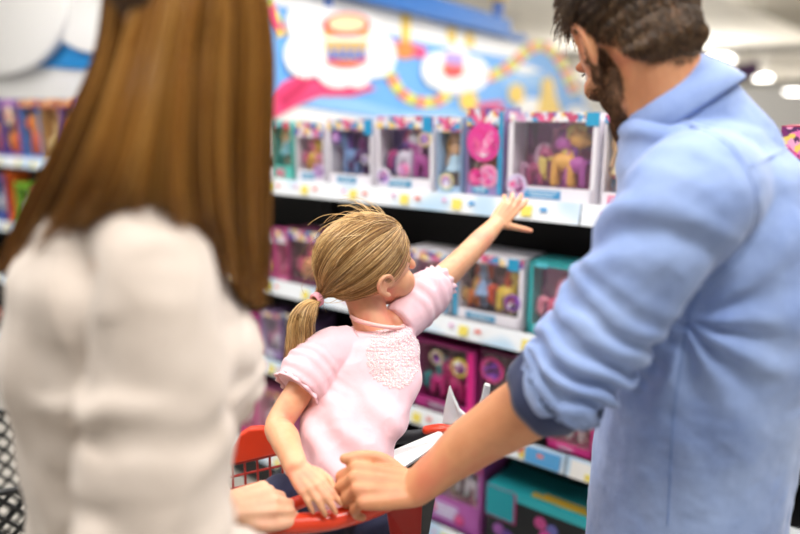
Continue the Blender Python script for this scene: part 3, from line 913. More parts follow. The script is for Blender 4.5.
# black wire bin at the end of the aisle
def wire_bin(cx, cy, wx, wy, h, rz):
    r = empty('wire_bin', (cx, cy, 0), rz)
    tag(r, 'black diagonal-mesh wire bin low beside the woman\'s elbow', 'bin')
    fr = MB()
    for sx in (-1, 1):
        for sy in (-1, 1):
            fr.tube([(sx * wx / 2, sy * wy / 2, 0), (sx * wx / 2, sy * wy / 2, h)], 0.009, 8, smooth=False)
    for z in (0.06, h):
        for sy in (-1, 1):
            fr.tube([(-wx / 2, sy * wy / 2, z), (wx / 2, sy * wy / 2, z)], 0.009, 8, smooth=False)
            fr.tube([(sy * wx / 2, -wy / 2, z), (sy * wx / 2, wy / 2, z)], 0.009, 8, smooth=False)
    o = fr.build('frame', flat('black_wire', '#0d0d0e', 0.35), None, smooth=True); o.parent = r
    for side in range(4):
        L = wx if side % 2 == 0 else wy
        mb = MB(); st = 0.05; n = int((L + h) / st)
        for k in range(n):
            for sg in (1, -1):
                x0 = k * st - h; pts = []
                for t in (0, 1):
                    x = x0 + t * h; z = t * h
                    pts.append([x, z])
                (xa, za), (xb, zb) = pts
                if xa < 0: za += -xa; xa = 0
                if xb > L: zb -= (xb - L); xb = L
                if zb - za < 0.03: continue
                if sg < 0: xa, xb = L - xa, L - xb
                def w3(x, z):
                    return [(x - L / 2, -wy / 2, z), (wx / 2, x - L / 2, z), (x - L / 2, wy / 2, z), (-wx / 2, x - L / 2, z)][side]
                mb.tube([w3(xa, za), w3(xb, zb)], 0.0055, 5, smooth=False)
        o = mb.build('mesh_panel', flat('black_wire', '#0d0d0e', 0.35), None, smooth=True); o.parent = r
    o = MB().box((0, 0, 0.07), (wx - 0.02, wy - 0.02, 0.01)).build('bottom_tray', flat('black_wire', '#0d0d0e', 0.35)); o.parent = r
wire_bin(-1.12, 1.62, 0.55, 0.5, 0.68, math.radians(20))

# ================================================================== hall lamps, added fill lights and ambient world light
wd = bpy.data.worlds.new('world'); SC.world = wd; wd.use_nodes = True
wd.node_tree.nodes['Background'].inputs[0].default_value = (1.0, 0.985, 0.97, 1)
wd.node_tree.nodes['Background'].inputs[1].default_value = 0.42  # even ambient fill that enters through the open side
def area(x, y, z, sx, sy, pw, tgt=None, col=(1, 0.97, 0.93)):
    l = bpy.data.lights.new('lamp_or_fill', 'AREA'); l.shape = 'RECTANGLE'; l.size = sx; l.size_y = sy; l.energy = pw; l.color = col
    o = bpy.data.objects.new('lamp_or_fill', l); COL.objects.link(o); o.location = (x, y, z)
    if tgt is not None:
        o.rotation_euler = (Vector(tgt) - Vector((x, y, z))).to_track_quat('-Z', 'Y').to_euler()
    return o
def fill_point(x, y, z, pw, r=0.25):  # added fill without a fixture, set out of view to brighten the hall ceiling
    l = bpy.data.lights.new('ceiling_fill', 'POINT'); l.energy = pw; l.shadow_soft_size = r; l.color = (1, 0.97, 0.93)
    o = bpy.data.objects.new('ceiling_fill', l); COL.objects.link(o); o.location = (x, y, z)
area(0.9, -0.1, 3.4, 1.6, 0.5, 58)
area(-1.2, 0.6, 3.5, 2.2, 0.5, 48)
area(1.9, 1.6, 3.5, 2.2, 0.5, 48)
area(0.2, 2.6, 3.6, 2.2, 0.5, 42)
area(-3.6, 2.2, 3.6, 1.8, 0.5, 40)  # extra fill, added to brighten the boxes on the far shelves
area(-2.2, 2.8, 3.6, 2.2, 0.5, 42)
area(2.6, 4.2, 3.7, 3.0, 0.6, 105)
for x, y, p in ((4.4, 12.0, 330), (9.0, 25.0, 1100), (16.5, 45.0, 2300), (9.5, 11.0, 200), (18.0, 23.0, 700), (33.0, 42.0, 1500)):
    fill_point(x, y, 2.9, p)
SC.view_settings.exposure = 0.34
# ================================================================== people: helpers
def V3(*a): return Vector(a)

def skin_mat(name, base, dark, red, nscale=18):
    N = NT(name)
    tc = N.n('ShaderNodeTexCoord')
    n1 = N.n('ShaderNodeTexNoise', i_Scale=nscale, i_Detail=4.0)
    N.l(tc.outputs['Object'], n1.inputs['Vector'])
    r = N.ramp([(0.3, red), (0.5, base), (0.72, dark)], n1.outputs['Fac'])
    N.l(r.outputs[0], N.b.inputs['Base Color'])
    N.b.inputs['Roughness'].default_value = 0.48
    N.b.inputs['Subsurface Weight'].default_value = 0.18
    N.b.inputs['Subsurface Radius'].default_value = (0.010, 0.0035, 0.002)
    N.b.inputs['Subsurface Scale'].default_value = 1.0
    n2 = N.n('ShaderNodeTexNoise', i_Scale=420.0, i_Detail=3.0)
    N.l(tc.outputs['Object'], n2.inputs['Vector'])
    bp = N.n('ShaderNodeBump', i_Strength=0.25, i_Distance=0.0006)
    N.l(n2.outputs['Fac'], bp.inputs['Height'])
    N.l(bp.outputs[0], N.b.inputs['Normal'])
    return N.m

def cloth_mat(name, c0, c1, rough=0.85, weave=1500, wstr=0.25, bump_s=90, bump_d=0.0012, sheen=0.15, nscale=14):
    N = NT(name)
    tc = N.n('ShaderNodeTexCoord')
    n1 = N.n('ShaderNodeTexNoise', i_Scale=nscale, i_Detail=5.0)
    n3 = N.n('ShaderNodeTexNoise', i_Scale=weave, i_Detail=2.0)
    N.l(tc.outputs['Object'], n1.inputs['Vector']); N.l(tc.outputs['Object'], n3.inputs['Vector'])
    ad = N.n('ShaderNodeMath', operation='MULTIPLY_ADD')
    ad.inputs[1].default_value = 0.5
    N.l(n3.outputs['Fac'], ad.inputs[0])
    hf = N.n('ShaderNodeMath', operation='MULTIPLY'); hf.inputs[1].default_value = 0.5
    N.l(n1.outputs['Fac'], hf.inputs[0]); N.l(hf.outputs[0], ad.inputs[2])
    r = N.ramp([(0.36, c0), (0.64, c1)], ad.outputs[0])
    N.l(r.outputs[0], N.b.inputs['Base Color'])
    N.b.inputs['Roughness'].default_value = rough
    N.b.inputs['Sheen Weight'].default_value = sheen
    n2 = N.n('ShaderNodeTexNoise', i_Scale=bump_s, i_Detail=4.0)
    N.l(tc.outputs['Object'], n2.inputs['Vector'])
    b1 = N.n('ShaderNodeBump', i_Strength=0.35, i_Distance=bump_d)
    N.l(n2.outputs['Fac'], b1.inputs['Height'])
    b2 = N.n('ShaderNodeBump', i_Strength=wstr, i_Distance=0.0004)
    N.l(n3.outputs['Fac'], b2.inputs['Height'])
    N.l(b1.outputs[0], b2.inputs['Normal'])
    N.l(b2.outputs[0], N.b.inputs['Normal'])
    return N.m

class Head:
    """head frame: f forward, l to the person's left, u up; s = scale"""
    def __init__(self, c, f, up=(0, 0, 1), s=1.0, child=False):
        self.c = Vector(c)
        self.f = Vector(f).normalized()
        up = Vector(up)
        self.u = (up - self.f * up.dot(self.f)).normalized()
        self.l = self.u.cross(self.f)
        self.M = Matrix((self.f, self.l, self.u)).transposed()
        self.s = s
        self.child = child
    def w(self, x, y, z):
        return self.c + self.M @ (Vector((x, y, z)) * self.s)
    def loc(self, p):
        A = np.array(self.M)  # columns f l u
        return (np.asarray(p) - np.array(self.c)) @ A / self.s
    def e(self, mb, c, r, rot=None, nu=24, nv=14):
        M = self.M if rot is None else self.M @ rot
        mb.ell(self.w(*c), tuple(q * self.s for q in r), M, nu, nv)
    def t(self, mb, pts, rad, n=10, sub=4):
        rad = rad if isinstance(rad, list) else [rad] * len(pts)
        rad = [(q * self.s if not isinstance(q, tuple) else tuple(z * self.s for z in q)) for q in rad]
        mb.tube([self.w(*p) for p in pts], rad, n, sub=sub)
    def shapes(self, mb):
        e, t = self.e, self.t
        if self.child:
            e(mb, (-0.012, 0, 0.032), (0.098, 0.079, 0.082))
            e(mb, (0.012, 0, 0.015), (0.083, 0.073, 0.080))
            e(mb, (0.034, 0, -0.030), (0.052, 0.060, 0.066))
            e(mb, (0.036, 0, -0.066), (0.042, 0.044, 0.034))
            for y in (-1, 1):
                e(mb, (0.056, 0.036 * y, -0.038), (0.033, 0.031, 0.032))
            e(mb, (0.074, 0, -0.088), (0.014, 0.017, 0.013))
            t(mb, [(0.086, 0, 0.002), (0.096, 0, -0.016), (0.103, 0, -0.028)], [0.008, 0.010, 0.011])
            e(mb, (0.086, 0, -0.054), (0.010, 0.018, 0.006)); e(mb, (0.083, 0, -0.063), (0.010, 0.016, 0.007))
        else:
            e(mb, (-0.014, 0, 0.036), (0.098, 0.077, 0.082))
            e(mb, (0.014, 0, 0.012), (0.078, 0.070, 0.082))
            e(mb, (-0.040, 0, -0.012), (0.064, 0.062, 0.068))
            e(mb, (0.034, 0, -0.040), (0.055, 0.058, 0.070))
            e(mb, (0.030, 0, -0.090), (0.056, 0.054, 0.038))
            for y in (-1, 1):
                t(mb, [(0.002, 0.054 * y, -0.045), (0.006, 0.055 * y, -0.084), (0.038, 0.045 * y, -0.106), (0.074, 0.018 * y, -0.114)], [0.015, 0.015, 0.016, 0.016])
                e(mb, (0.060, 0.042 * y, -0.026), (0.026, 0.022, 0.020))
                e(mb, (0.078, 0.030 * y, 0.020), (0.016, 0.026, 0.010))
            e(mb, (0.078, 0, -0.114), (0.017, 0.026, 0.018))
            t(mb, [(0.090, 0, 0.012), (0.102, 0, -0.012), (0.114, 0, -0.032)], [0.009, 0.011, 0.013])
            for y in (-1, 1):
                e(mb, (0.100, 0.012 * y, -0.036), (0.012, 0.008, 0.008))
            e(mb, (0.092, 0, -0.064), (0.011, 0.025, 0.007)); e(mb, (0.090, 0, -0.074), (0.011, 0.022, 0.008))
        # ears: rim, bowl and lobe
        k = 0.80 if self.child else 1.22
        t0 = self.t; e0 = self.e; sh_ = 0.010 if self.child else 0.0
        t = lambda mb, pts, rad, n=10: t0(mb, [(q[0] + sh_, q[1], q[2]) for q in pts], rad, n)
        e = lambda mb, c, r, nu=24, nv=14: e0(mb, (c[0] + sh_, c[1], c[2]), r, None, nu, nv)
        for y in (-1, 1):
            yy = (0.079 if self.child else 0.077) * y
            o = y * 0.010
            t(mb, [(0.012, yy - o * 0.2, -0.004), (0.004, yy + o * 0.5, 0.022 * k), (-0.012, yy + o, 0.032 * k), (-0.026, yy + o * 1.2, 0.020 * k), (-0.026, yy + o, -0.002), (-0.016, yy + o * 0.6, -0.020 * k), (-0.004, yy + o * 0.2, -0.034 * k)], [0.0042, 0.0045, 0.005, 0.005, 0.005, 0.0055, 0.0065], 8)
            e(mb, (-0.012, yy + o * 0.05, 0.006), (0.018, 0.006, 0.026 * k), nu=14, nv=8)
            t(mb, [(-0.012, yy + o * 0.6, 0.016 * k), (-0.016, yy + o * 0.65, 0.002), (-0.010, yy + o * 0.5, -0.012 * k)], 0.0036, 6)
            e(mb, (0.004, yy - o * 0.1, -0.006), (0.006, 0.006, 0.008), nu=10, nv=6)
    def eyes(self, parent):
        for y in (-1, 1):
            mb = MB()
            x, yy, z = (0.069, 0.031 * y, -0.004) if self.child else (0.078, 0.032 * y, 0.002)
            self.e(mb, (x, yy, z), (0.0135, 0.0135, 0.0125), nu=16, nv=10)
            o = mb.build('eye', flat('eye_white', '#ece8e4', 0.15), parent, smooth=True)
            m2 = MB(); self.e(m2, (x + 0.0085, yy, z), (0.0062, 0.0066, 0.0066), nu=14, nv=8)
            m2.build('iris', flat('eye_iris', '#4a3a2a', 0.1), o, smooth=True)
            m3 = MB()
            self.t(m3, [(x + 0.006, yy - 0.014, z + 0.002), (x + 0.013, yy - 0.004, z + 0.010), (x + 0.010, yy + 0.010, z + 0.009), (x + 0.002, yy + 0.017, z + 0.003)], 0.0008 if self.child else 0.0014, 6)
            m3.build('eyelash', flat('lash', '#2a1c14', 0.5), parent, smooth=True)
            m4 = MB()
            self.t(m4, [(x + 0.010, yy - 0.014 * 1, z + 0.021), (x + 0.013, yy, z + 0.025), (x + 0.004, yy + y * 0.02, z + 0.020)], 0.0022, 6)
            m4.build('eyebrow', flat('brow_' + str(self.child), '#8a6a40' if self.child else '#3a2818', 0.7), parent, smooth=True)
        mb = MB()
        zz = -0.058 if self.child else -0.068
        xx = 0.0885 if self.child else 0.0945
        self.t(mb, [(xx - 0.012, -0.020, zz), (xx + 0.003, -0.008, zz + 0.003), (xx + 0.003, 0.008, zz + 0.003), (xx - 0.012, 0.020, zz)], [0.003, 0.0052, 0.0052, 0.003], 8)
        mb.build('lips', flat('lip_skin', '#c9786c', 0.4), parent, smooth=True)

def hand(mb, w, d, n, left, L, curls, thumb, spread=(0.10, 0.02, -0.06, -0.14), fat=1.0):
    """palm and five fingers; d wrist to knuckles, n out of the back of the hand; returns finger tips"""
    w = Vector(w); d = Vector(d).normalized()
    n = Vector(n); n = (n - d * n.dot(d)).normalized()
    t = d.cross(n) * (1 if left else -1)
    lens = (0.50, 0.52, 0.49, 0.44)
    off = (0.150, 0.050, -0.052, -0.148)
    flen = (0.40, 0.45, 0.41, 0.32)
    tips = []
    for i in range(4):
        b = w + t * (off[i] * 0.55 * L) - n * 0.005 * L
        k = w + d * lens[i] * L + t * off[i] * L + n * (0.02 if i in (1, 2) else 0.0) * L
        mb.tube([b, b.lerp(k, 0.55) - n * 0.012 * L, k], [0.078 * L * fat, 0.076 * L * fat, 0.062 * L * fat], 12)
        fd = (d + t * spread[i]).normalized()
        side = n.cross(fd).normalized()
        p = k; pts = [k]; ang = 0
        for fr, cu in zip((0.46, 0.30, 0.24), curls[i]):
            ang += math.radians(cu)
            dirv = fd * math.cos(ang) - n * math.sin(ang)
            q = p + dirv * (fr * flen[i] * L)
            mid = p.lerp(q, 0.5)
            pts += [q]
            p = q
        r = 0.052 * L * fat * (0.86 if i == 3 else 1.0)
        # joints stay slightly thicker than the bones
        P2 = []; R2 = []
        for j in range(len(pts) - 1):
            P2 += [pts[j], pts[j].lerp(pts[j + 1], 0.5)]
            R2 += [r * (1.06, 0.98, 0.90)[j], r * (0.92, 0.86, 0.84)[j]]
        P2.append(pts[-1]); R2.append(r * 0.68)
        mb.tube(P2, R2, 12, sub=3)
        tips.append(pts)
    # heel and ball of the thumb
    tp = [w + d * a * L + t * b * L + n * c * L for a, b, c in thumb]
    mb.tube(tp, [0.075 * L * fat, 0.068 * L * fat, 0.056 * L * fat, 0.046 * L * fat][:len(tp)], 12, sub=4)
    mb.tube([w - n * 0.02 * L - t * 0.05 * L, w + d * 0.28 * L - n * 0.035 * L - t * 0.10 * L], [0.07 * L * fat, 0.06 * L * fat], 12, smooth=False)
    return tips

def fold(p, a, b, freq, amp, seed, lo=0.0, hi=1.0, rad=0.12, diag=0.0, ax=(0, 0, 1)):
    """cloth folds that ring a limb from a to b"""
    dist, t = seg_dist(p, a, b)
    wob = vnoise(p, 14, seed, 2)
    d = p @ np.array(ax)
    ph = 2 * PI * (freq * t + 0.55 * wob + diag * d)
    s = np.sin(ph)
    s = np.sign(s) * np.abs(s) ** 0.8
    m = np.clip((t - lo) / max(1e-6, (hi - lo)), 0, 1)
    m = m * m * (3 - 2 * m)
    m = m * np.clip(1.3 - dist / rad, 0, 1) * (0.55 + 0.45 * vnoise(p, 9, seed + 3, 1))
    return amp * s * m

def ridges(p, scale, seed, k=1.0):
    n = vnoise(p * np.array(scale), 1.0, seed, 3)
    return (1 - np.abs(n) * 2.2) * k

def bvh_of(me):
    me.calc_loop_triangles() if hasattr(me, 'calc_loop_triangles') else None
    vs = [v.co.copy() for v in me.vertices]
    return BVHTree.FromPolygons(vs, [tuple(q.vertices) for q in me.polygons])

def hit(bvh, px, py, back=0.0):
    d = ray(px, py).normalized()
    loc, nor, idx, dist = bvh.ray_cast(Vector((0, 0, HC)), d)
    if loc is None:
        return None, None
    if nor.dot(d) > 0:
        nor = -nor
    return loc + nor * back, nor

def seam(bvh, pix, r, name, mat, parent, back=0.0004, step=6, dash=None):
    pts = []
    for i in range(len(pix) - 1):
        (xa, ya), (xb, yb) = pix[i], pix[i + 1]
        k = max(1, int(math.hypot(xb - xa, yb - ya) / step))
        for j in range(k):
            h, n = hit(bvh, xa + (xb - xa) * j / k, ya + (yb - ya) * j / k, back)
            if h is not None and (not pts or (h - pts[-1]).length < 0.05):
                pts.append(h)
    mb = MB()
    if len(pts) > 2:
        mb.tube(pts, r, 6, sub=2)
    return mb.build(name, mat, parent, smooth=True)

def sil(rows, dirx=(1, 0, 0), diry=(0, 1, 0)):
    """points and radii from rows (y, x left, x right, depth Y, half depth)"""
    pts, rad = [], []
    for y, xl, xr, Y, dp in rows:
        pts.append(P((xl + xr) / 2, y, Y)); rad.append((xr - xl) / 2 * mpp(y, Y))
    return pts, rad, [r[4] for r in rows]

def loft(mb, cs, axs, n=48, cap=True, sub=5, pw=2.0):
    """rings: cs centres, axs list of (vector a, vector b) half axes; smooth along the rows"""
    cs = [Vector(c) for c in cs]
    A = [tuple(Vector(a)) for a, b in axs]; B = [tuple(Vector(b)) for a, b in axs]
    p2, A2 = spline(cs, A, sub)
    _, B2 = spline(cs, B, sub)
    rings = []
    for c, a, b in zip(p2, A2, B2):
        a = Vector(a); b = Vector(b)
        row = []
        for k in range(n):
            th = 2 * PI * k / n
            ct, st = math.cos(th), math.sin(th)
            row.append(c + a * (math.copysign(abs(ct) ** (2 / pw), ct)) + b * (math.copysign(abs(st) ** (2 / pw), st)))
        rings.append(row)
    mb.rings(rings)
    return mb
def shoe(mb, c, dirv, L=0.26, w=0.045, h=0.06):
    c = Vector(c); d = Vector((dirv[0], dirv[1], 0)).normalized()
    mb.tube([c - d * L * 0.25 + ZT * h * 0.62, c + d * L * 0.1 + ZT * h * 0.62, c + d * L * 0.45 + ZT * h * 0.5, c + d * L * 0.68 + ZT * h * 0.42], [(h * 0.6, w * 0.85), (h * 0.6, w * 0.95), (h * 0.48, w * 1.05), (h * 0.36, w * 0.8)], 14, ref=(0, 0, 1))
    mb.tube([c + ZT * h * 0.6, c + ZT * (h + 0.05)], [0.045 * w / 0.045, 0.042 * w / 0.045], 14, smooth=False)
# ================================================================== the girl in the cart seat
girl = empty('person', P(325, 500, 1.12))
tag(girl, 'small girl in a pale pink blouse with a blond ponytail, reaching for the shelf', 'person')
m_gskin = skin_mat('child_skin', '#e2ab84', '#d99a74', '#df9479')
GH = Head(P(368, 267, 1.30), (math.cos(math.radians(25)), math.sin(math.radians(25)), 0.20), (0.14, -0.24, 1), 0.94, True)
b = MB()
GH.shapes(b)
neck_b = P(376, 334, 1.27)
b.tube([GH.w(-0.022, 0, -0.045), neck_b], [(0.036, 0.038), (0.038, 0.040)], 18, smooth=False)
rows = [(336, 348, 404, 1.265, 0.045), (352, 322, 416, 1.245, 0.058), (388, 314, 414, 1.205, 0.066), (425, 308, 400, 1.165, 0.07), (455, 303, 384, 1.135, 0.075), (500, 305, 368, 1.115, 0.07)]
def girl_rows(rows, grow=0.0, yaw=math.radians(28)):
    cs, ax = [], []
    for y, xl, xr, Y, dp in rows:
        cs.append(P((xl + xr) / 2, y, Y)); r = (xr - xl) / 2 * mpp(y, Y) + grow
        ax.append((Vector((r, r * 0.25, 0.10 * r)), Vector((-0.25 * (dp + grow), dp + grow, 0))))
    return cs, ax
cs, ax = girl_rows(rows, -0.006)
loft(b, cs, ax, 36)
# near arm down to the cart handle
sh_r = P(322, 356, 1.215); el_r = P(279, 424, 1.13); wr_r = P(296, 467, 0.985)
b.tube([P(340, 352, 1.235), sh_r, sh_r.lerp(el_r, 0.5), el_r, el_r.lerp(wr_r, 0.35), el_r.lerp(wr_r, 0.75), wr_r],
       [0.030, 0.031, 0.0275, 0.0255, 0.0265, 0.0215, (0.0165, 0.020)], 18)
kn = P(313, 487, 0.945)
tips = hand(b, wr_r, kn - wr_r, (-0.10, -0.45, 0.9), False, 0.114, [(18, 22, 14), (16, 24, 14), (18, 26, 14), (20, 28, 14)],
            [(0.08, 0.08, -0.05), (0.24, 0.20, -0.08), (0.42, 0.26, -0.12), (0.58, 0.24, -0.16)], fat=1.06)
# far arm stretched towards the shelf
sh_l = P(414, 306, 1.33); el_l = P(465, 257, 1.45); wr_l = P(496, 224, 1.55)
b.tube([P(395, 322, 1.29), sh_l, sh_l.lerp(el_l, 0.5), el_l, el_l.lerp(wr_l, 0.4), wr_l],
       [0.030, 0.031, 0.029, 0.027, 0.0255, (0.0185, 0.0205)], 18)
hd_d = (P(511, 206, 1.585) - wr_l)
hand(b, wr_l, hd_d, (0.25, -0.85, 0.30), True, 0.122, [(-6, 6, 8), (2, 14, 14), (10, 20, 16), (16, 24, 18)],
     [(0.05, 0.05, -0.02), (0.22, 0.26, -0.03), (0.36, 0.46, -0.02), (0.46, 0.62, 0.0)], spread=(0.06, -0.04, -0.16, -0.30), fat=1.06)
# hips and legs through the leg holes
hipc = cs[-1]
for sx, knee, foot in ((-1, P(276, 503, 1.03), None), (1, P(384, 545, 1.02), None)):
    h0 = hipc + Vector((sx * 0.045, 0, -0.02))
    shin = knee + Vector((0.0, -0.005, -0.22))
    b.tube([h0, h0.lerp(knee, 0.55), knee, knee.lerp(shin, 0.4), shin], [0.052, 0.050, 0.041, 0.040, 0.027], 16)
    b.tube([shin, shin + Vector((0, -0.03, -0.03)), shin + Vector((0, -0.10, -0.045))], [0.026, 0.026, 0.020], 12)
body = union(b, 0.0026, 5, 0.5)
gbody = put(body, 'body', m_gskin, girl)
GH.eyes(girl)

# blouse -----------------------------------------------------------------
m_blouse = cloth_mat('pink_blouse_cotton', '#e3b6bf', '#eecbd2', 0.8, 1700, 0.2, 70, 0.0016, 0.2)
m_trim = flat('pink_trim', '#f3d3d8', 0.75)
b = MB()
brow = [(327, 352, 402, 1.268, 0.044), (337, 334, 412, 1.255, 0.058), (360, 316, 419, 1.235, 0.068), (388, 309, 420, 1.205, 0.076), (422, 302, 407, 1.165, 0.082), (450, 296, 393, 1.135, 0.088), (476, 291, 384, 1.115, 0.092), (490, 290, 380, 1.11, 0.092)]
cs, ax = girl_rows(brow, 0.0)
loft(b, cs, ax, 64)
# puff sleeves
b.tube([P(354, 345, 1.245), P(330, 355, 1.22), P(310, 373, 1.19), P(298, 388, 1.165)], [0.040, 0.050, 0.053, 0.046], 28, sub=6, cap=False)
b.tube([P(398, 324, 1.285), P(415, 307, 1.325), P(428, 294, 1.36), P(437, 285, 1.385)], [0.040, 0.047, 0.049, 0.040], 28, sub=6, cap=False)
me = union(b, 0.0032, 6, 0.5)
co = co_of(me); no = no_of(me)
d = 0.0034 * ridges(co, (16, 16, 9), 5)
d += fold(co, sh_r, P(286, 385, 1.15), 5.0, 0.0030, 7, 0.0, 0.25, 0.09, 6, (1, 0, 0.3))
d += fold(co, P(405, 318, 1.29), P(438, 284, 1.39), 4.5, 0.0025, 8, 0.0, 0.3, 0.08)
# drag lines from the raised arm down to the hip
q = co @ np.array((0.62, 0.1, 0.78))
d += 0.0040 * np.sin(2 * PI * (q * 17 + 0.5 * vnoise(co, 9, 4, 2))) * np.clip((1.10 - co[:, 2]) / 0.10, 0, 1)
# flared hem
set_co(me, co + no * d[:, None])
blouse = put(me, 'blouse', m_blouse, girl)
bb = bvh_of(me)
# ruffled cuffs
def ruffle(c, axis, r, width, n=110, waves=13, amp=0.0028, seed=0):
    axis = Vector(axis).normalized(); a = axis.orthogonal().normalized(); bq = axis.cross(a)
    rings = []
    for j, (tt, rr_) in enumerate(((0, r * 0.97), (0.35, r * 1.02), (0.7, r * 1.06), (1.0, r * 1.10), (1.0, r * 1.04), (0.6, r * 0.99), (0.0, r * 0.92))):
        row = []
        for k in range(n):
            th = 2 * PI * k / n
            wv = amp * tt * (math.sin(waves * th + 0.7 * math.sin(3 * th + seed)) + 0.4 * math.sin(5 * th + seed))
            row.append(Vector(c) + axis * (tt * width + 0.3 * wv) + (a * math.cos(th) + bq * math.sin(th)) * (rr_ + wv))
        rings.append(row)
    return rings
for c0, c1, r0, sd in ((P(301, 384, 1.172), P(294, 393, 1.158), 0.0445, 1), (P(436, 286, 1.382), P(444, 279, 1.405), 0.037, 4)):
    m = MB().rings(ruffle(c0, c1 - c0, r0, 0.016, seed=sd), close=False)
    n_ = 110
    o = m.build('ruffled_cuff', m_blouse, girl, smooth=True)
# neckline binding
nk = []
ncen = P(378, 326, 1.267)
for k in range(40):
    th = 2 * PI * k / 40
    nk.append(ncen + Vector((0.052 * math.cos(th), 0.047 * math.sin(th), 0.010 + 0.012 * math.cos(th + 2.6))))
MB().tube(nk + nk[:1], 0.0042, 8, cap=False, sub=2).build('neckline_binding', flat('coral_trim', '#efb9b4', 0.7), girl, smooth=True)
# lace yoke: many small knots and loops on the chest
lr = random.Random(3)
lace = MB(); cnt = 0
def in_lace(x, y):
    return (x - 394) ** 2 / 27.0 ** 2 + (y - 356) ** 2 / 33.0 ** 2 < 1.0 and x > 366 + (y - 330) * 0.05
for yy in np.arange(322, 392, 3.1):
    for xx in np.arange(362, 424, 3.1):
        x = xx + lr.uniform(-1, 1); y = yy + lr.uniform(-1, 1)
        if not in_lace(x, y): continue
        h, n = hit(bb, x, y, 0.0007)
        if h is None: continue
        a = n.orthogonal().normalized(); c = n.cross(a); rr0 = lr.uniform(0.0016, 0.0028)
        ph = lr.random() * 6
        pts = [h + (a * math.cos(ph + 2 * PI * k / 6) + c * math.sin(ph + 2 * PI * k / 6)) * rr0 + n * 0.0004 * (k % 2) for k in range(7)]
        lace.tube(pts, 0.0008, 5, cap=False, sub=2)
        if lr.random() < 0.5:
            lace.ell(h + n * 0.0006, (0.0012, 0.0012, 0.0010), None, 6, 4)
lo_ = lace.build('lace_yoke', flat('lace_thread', '#f7e6e6', 0.8), girl, smooth=True)
# navy leggings and shoes -------------------------------------------------
b = MB()
b.tube([hipc + Vector((-0.05, 0, -0.015)), hipc + Vector((0.05, 0, -0.015))], [0.060, 0.060], 20, smooth=False)
for sx, knee in ((-1, P(276, 503, 1.03)), (1, P(384, 545, 1.02))):
    h0 = hipc + Vector((sx * 0.045, 0, -0.02)); shin = knee + Vector((0.0, -0.005, -0.20))
    b.tube([h0, h0.lerp(knee, 0.55), knee, knee.lerp(shin, 0.4), shin], [0.054, 0.052, 0.045, 0.043, 0.032], 18)
me = union(b, 0.0045, 4)
put(me, 'leggings', cloth_mat('navy_cotton', '#141b3a', '#1d264a', 0.85, 900, 0.2), girl)
for knee in (P(276, 503, 1.03), P(384, 545, 1.02)):
    f = knee + Vector((0, -0.035, -0.268))
    s = MB(); s.tube([f + Vector((0, 0.03, 0)), f, f + Vector((0, -0.06, -0.01)), f + Vector((0, -0.09, -0.012))], [(0.03, 0.03), (0.03, 0.03), (0.024, 0.031), (0.016, 0.026)], 14)
    s.build('shoe', flat('white_shoe', '#e8e4e6', 0.5), girl, smooth=True)

# hair --------------------------------------------------------------------
m_gd = hair_mat('blond_hair_deep', ['#7c5a32', '#90693c', '#a47c4a'], 0.38)
m_gh = hair_mat('blond_hair', ['#b08a52', '#c89e64', '#dcb67a', '#d0a66a', '#f0d4a0', '#bc925a', '#e6c48c'], 0.36)
def head_pt(dv, k=1.0):
    """point on the swept-back hair surface in a local direction"""
    dv = dv / np.linalg.norm(dv)
    r = np.array((0.101 if dv[0] > 0 else 0.110, 0.084, 0.092)) * k
    t = 1 / np.sqrt(((dv / r) ** 2).sum())
    return np.array((-0.004, 0, 0.028)) + dv * t
tie_w = P(316, 299, 1.262)
tie_l = GH.loc(np.array([tie_w]))[0]
cap_rows = []
cap = MB()
GH.e(cap, (-0.010, 0, 0.031), (0.0985, 0.0805, 0.0855), nu=36, nv=24)
GH.e(cap, (-0.045, 0, -0.002), (0.062, 0.064, 0.056), nu=24, nv=16)
me = union(cap, 0.004, 6)
co = co_of(me); L = GH.loc(co)
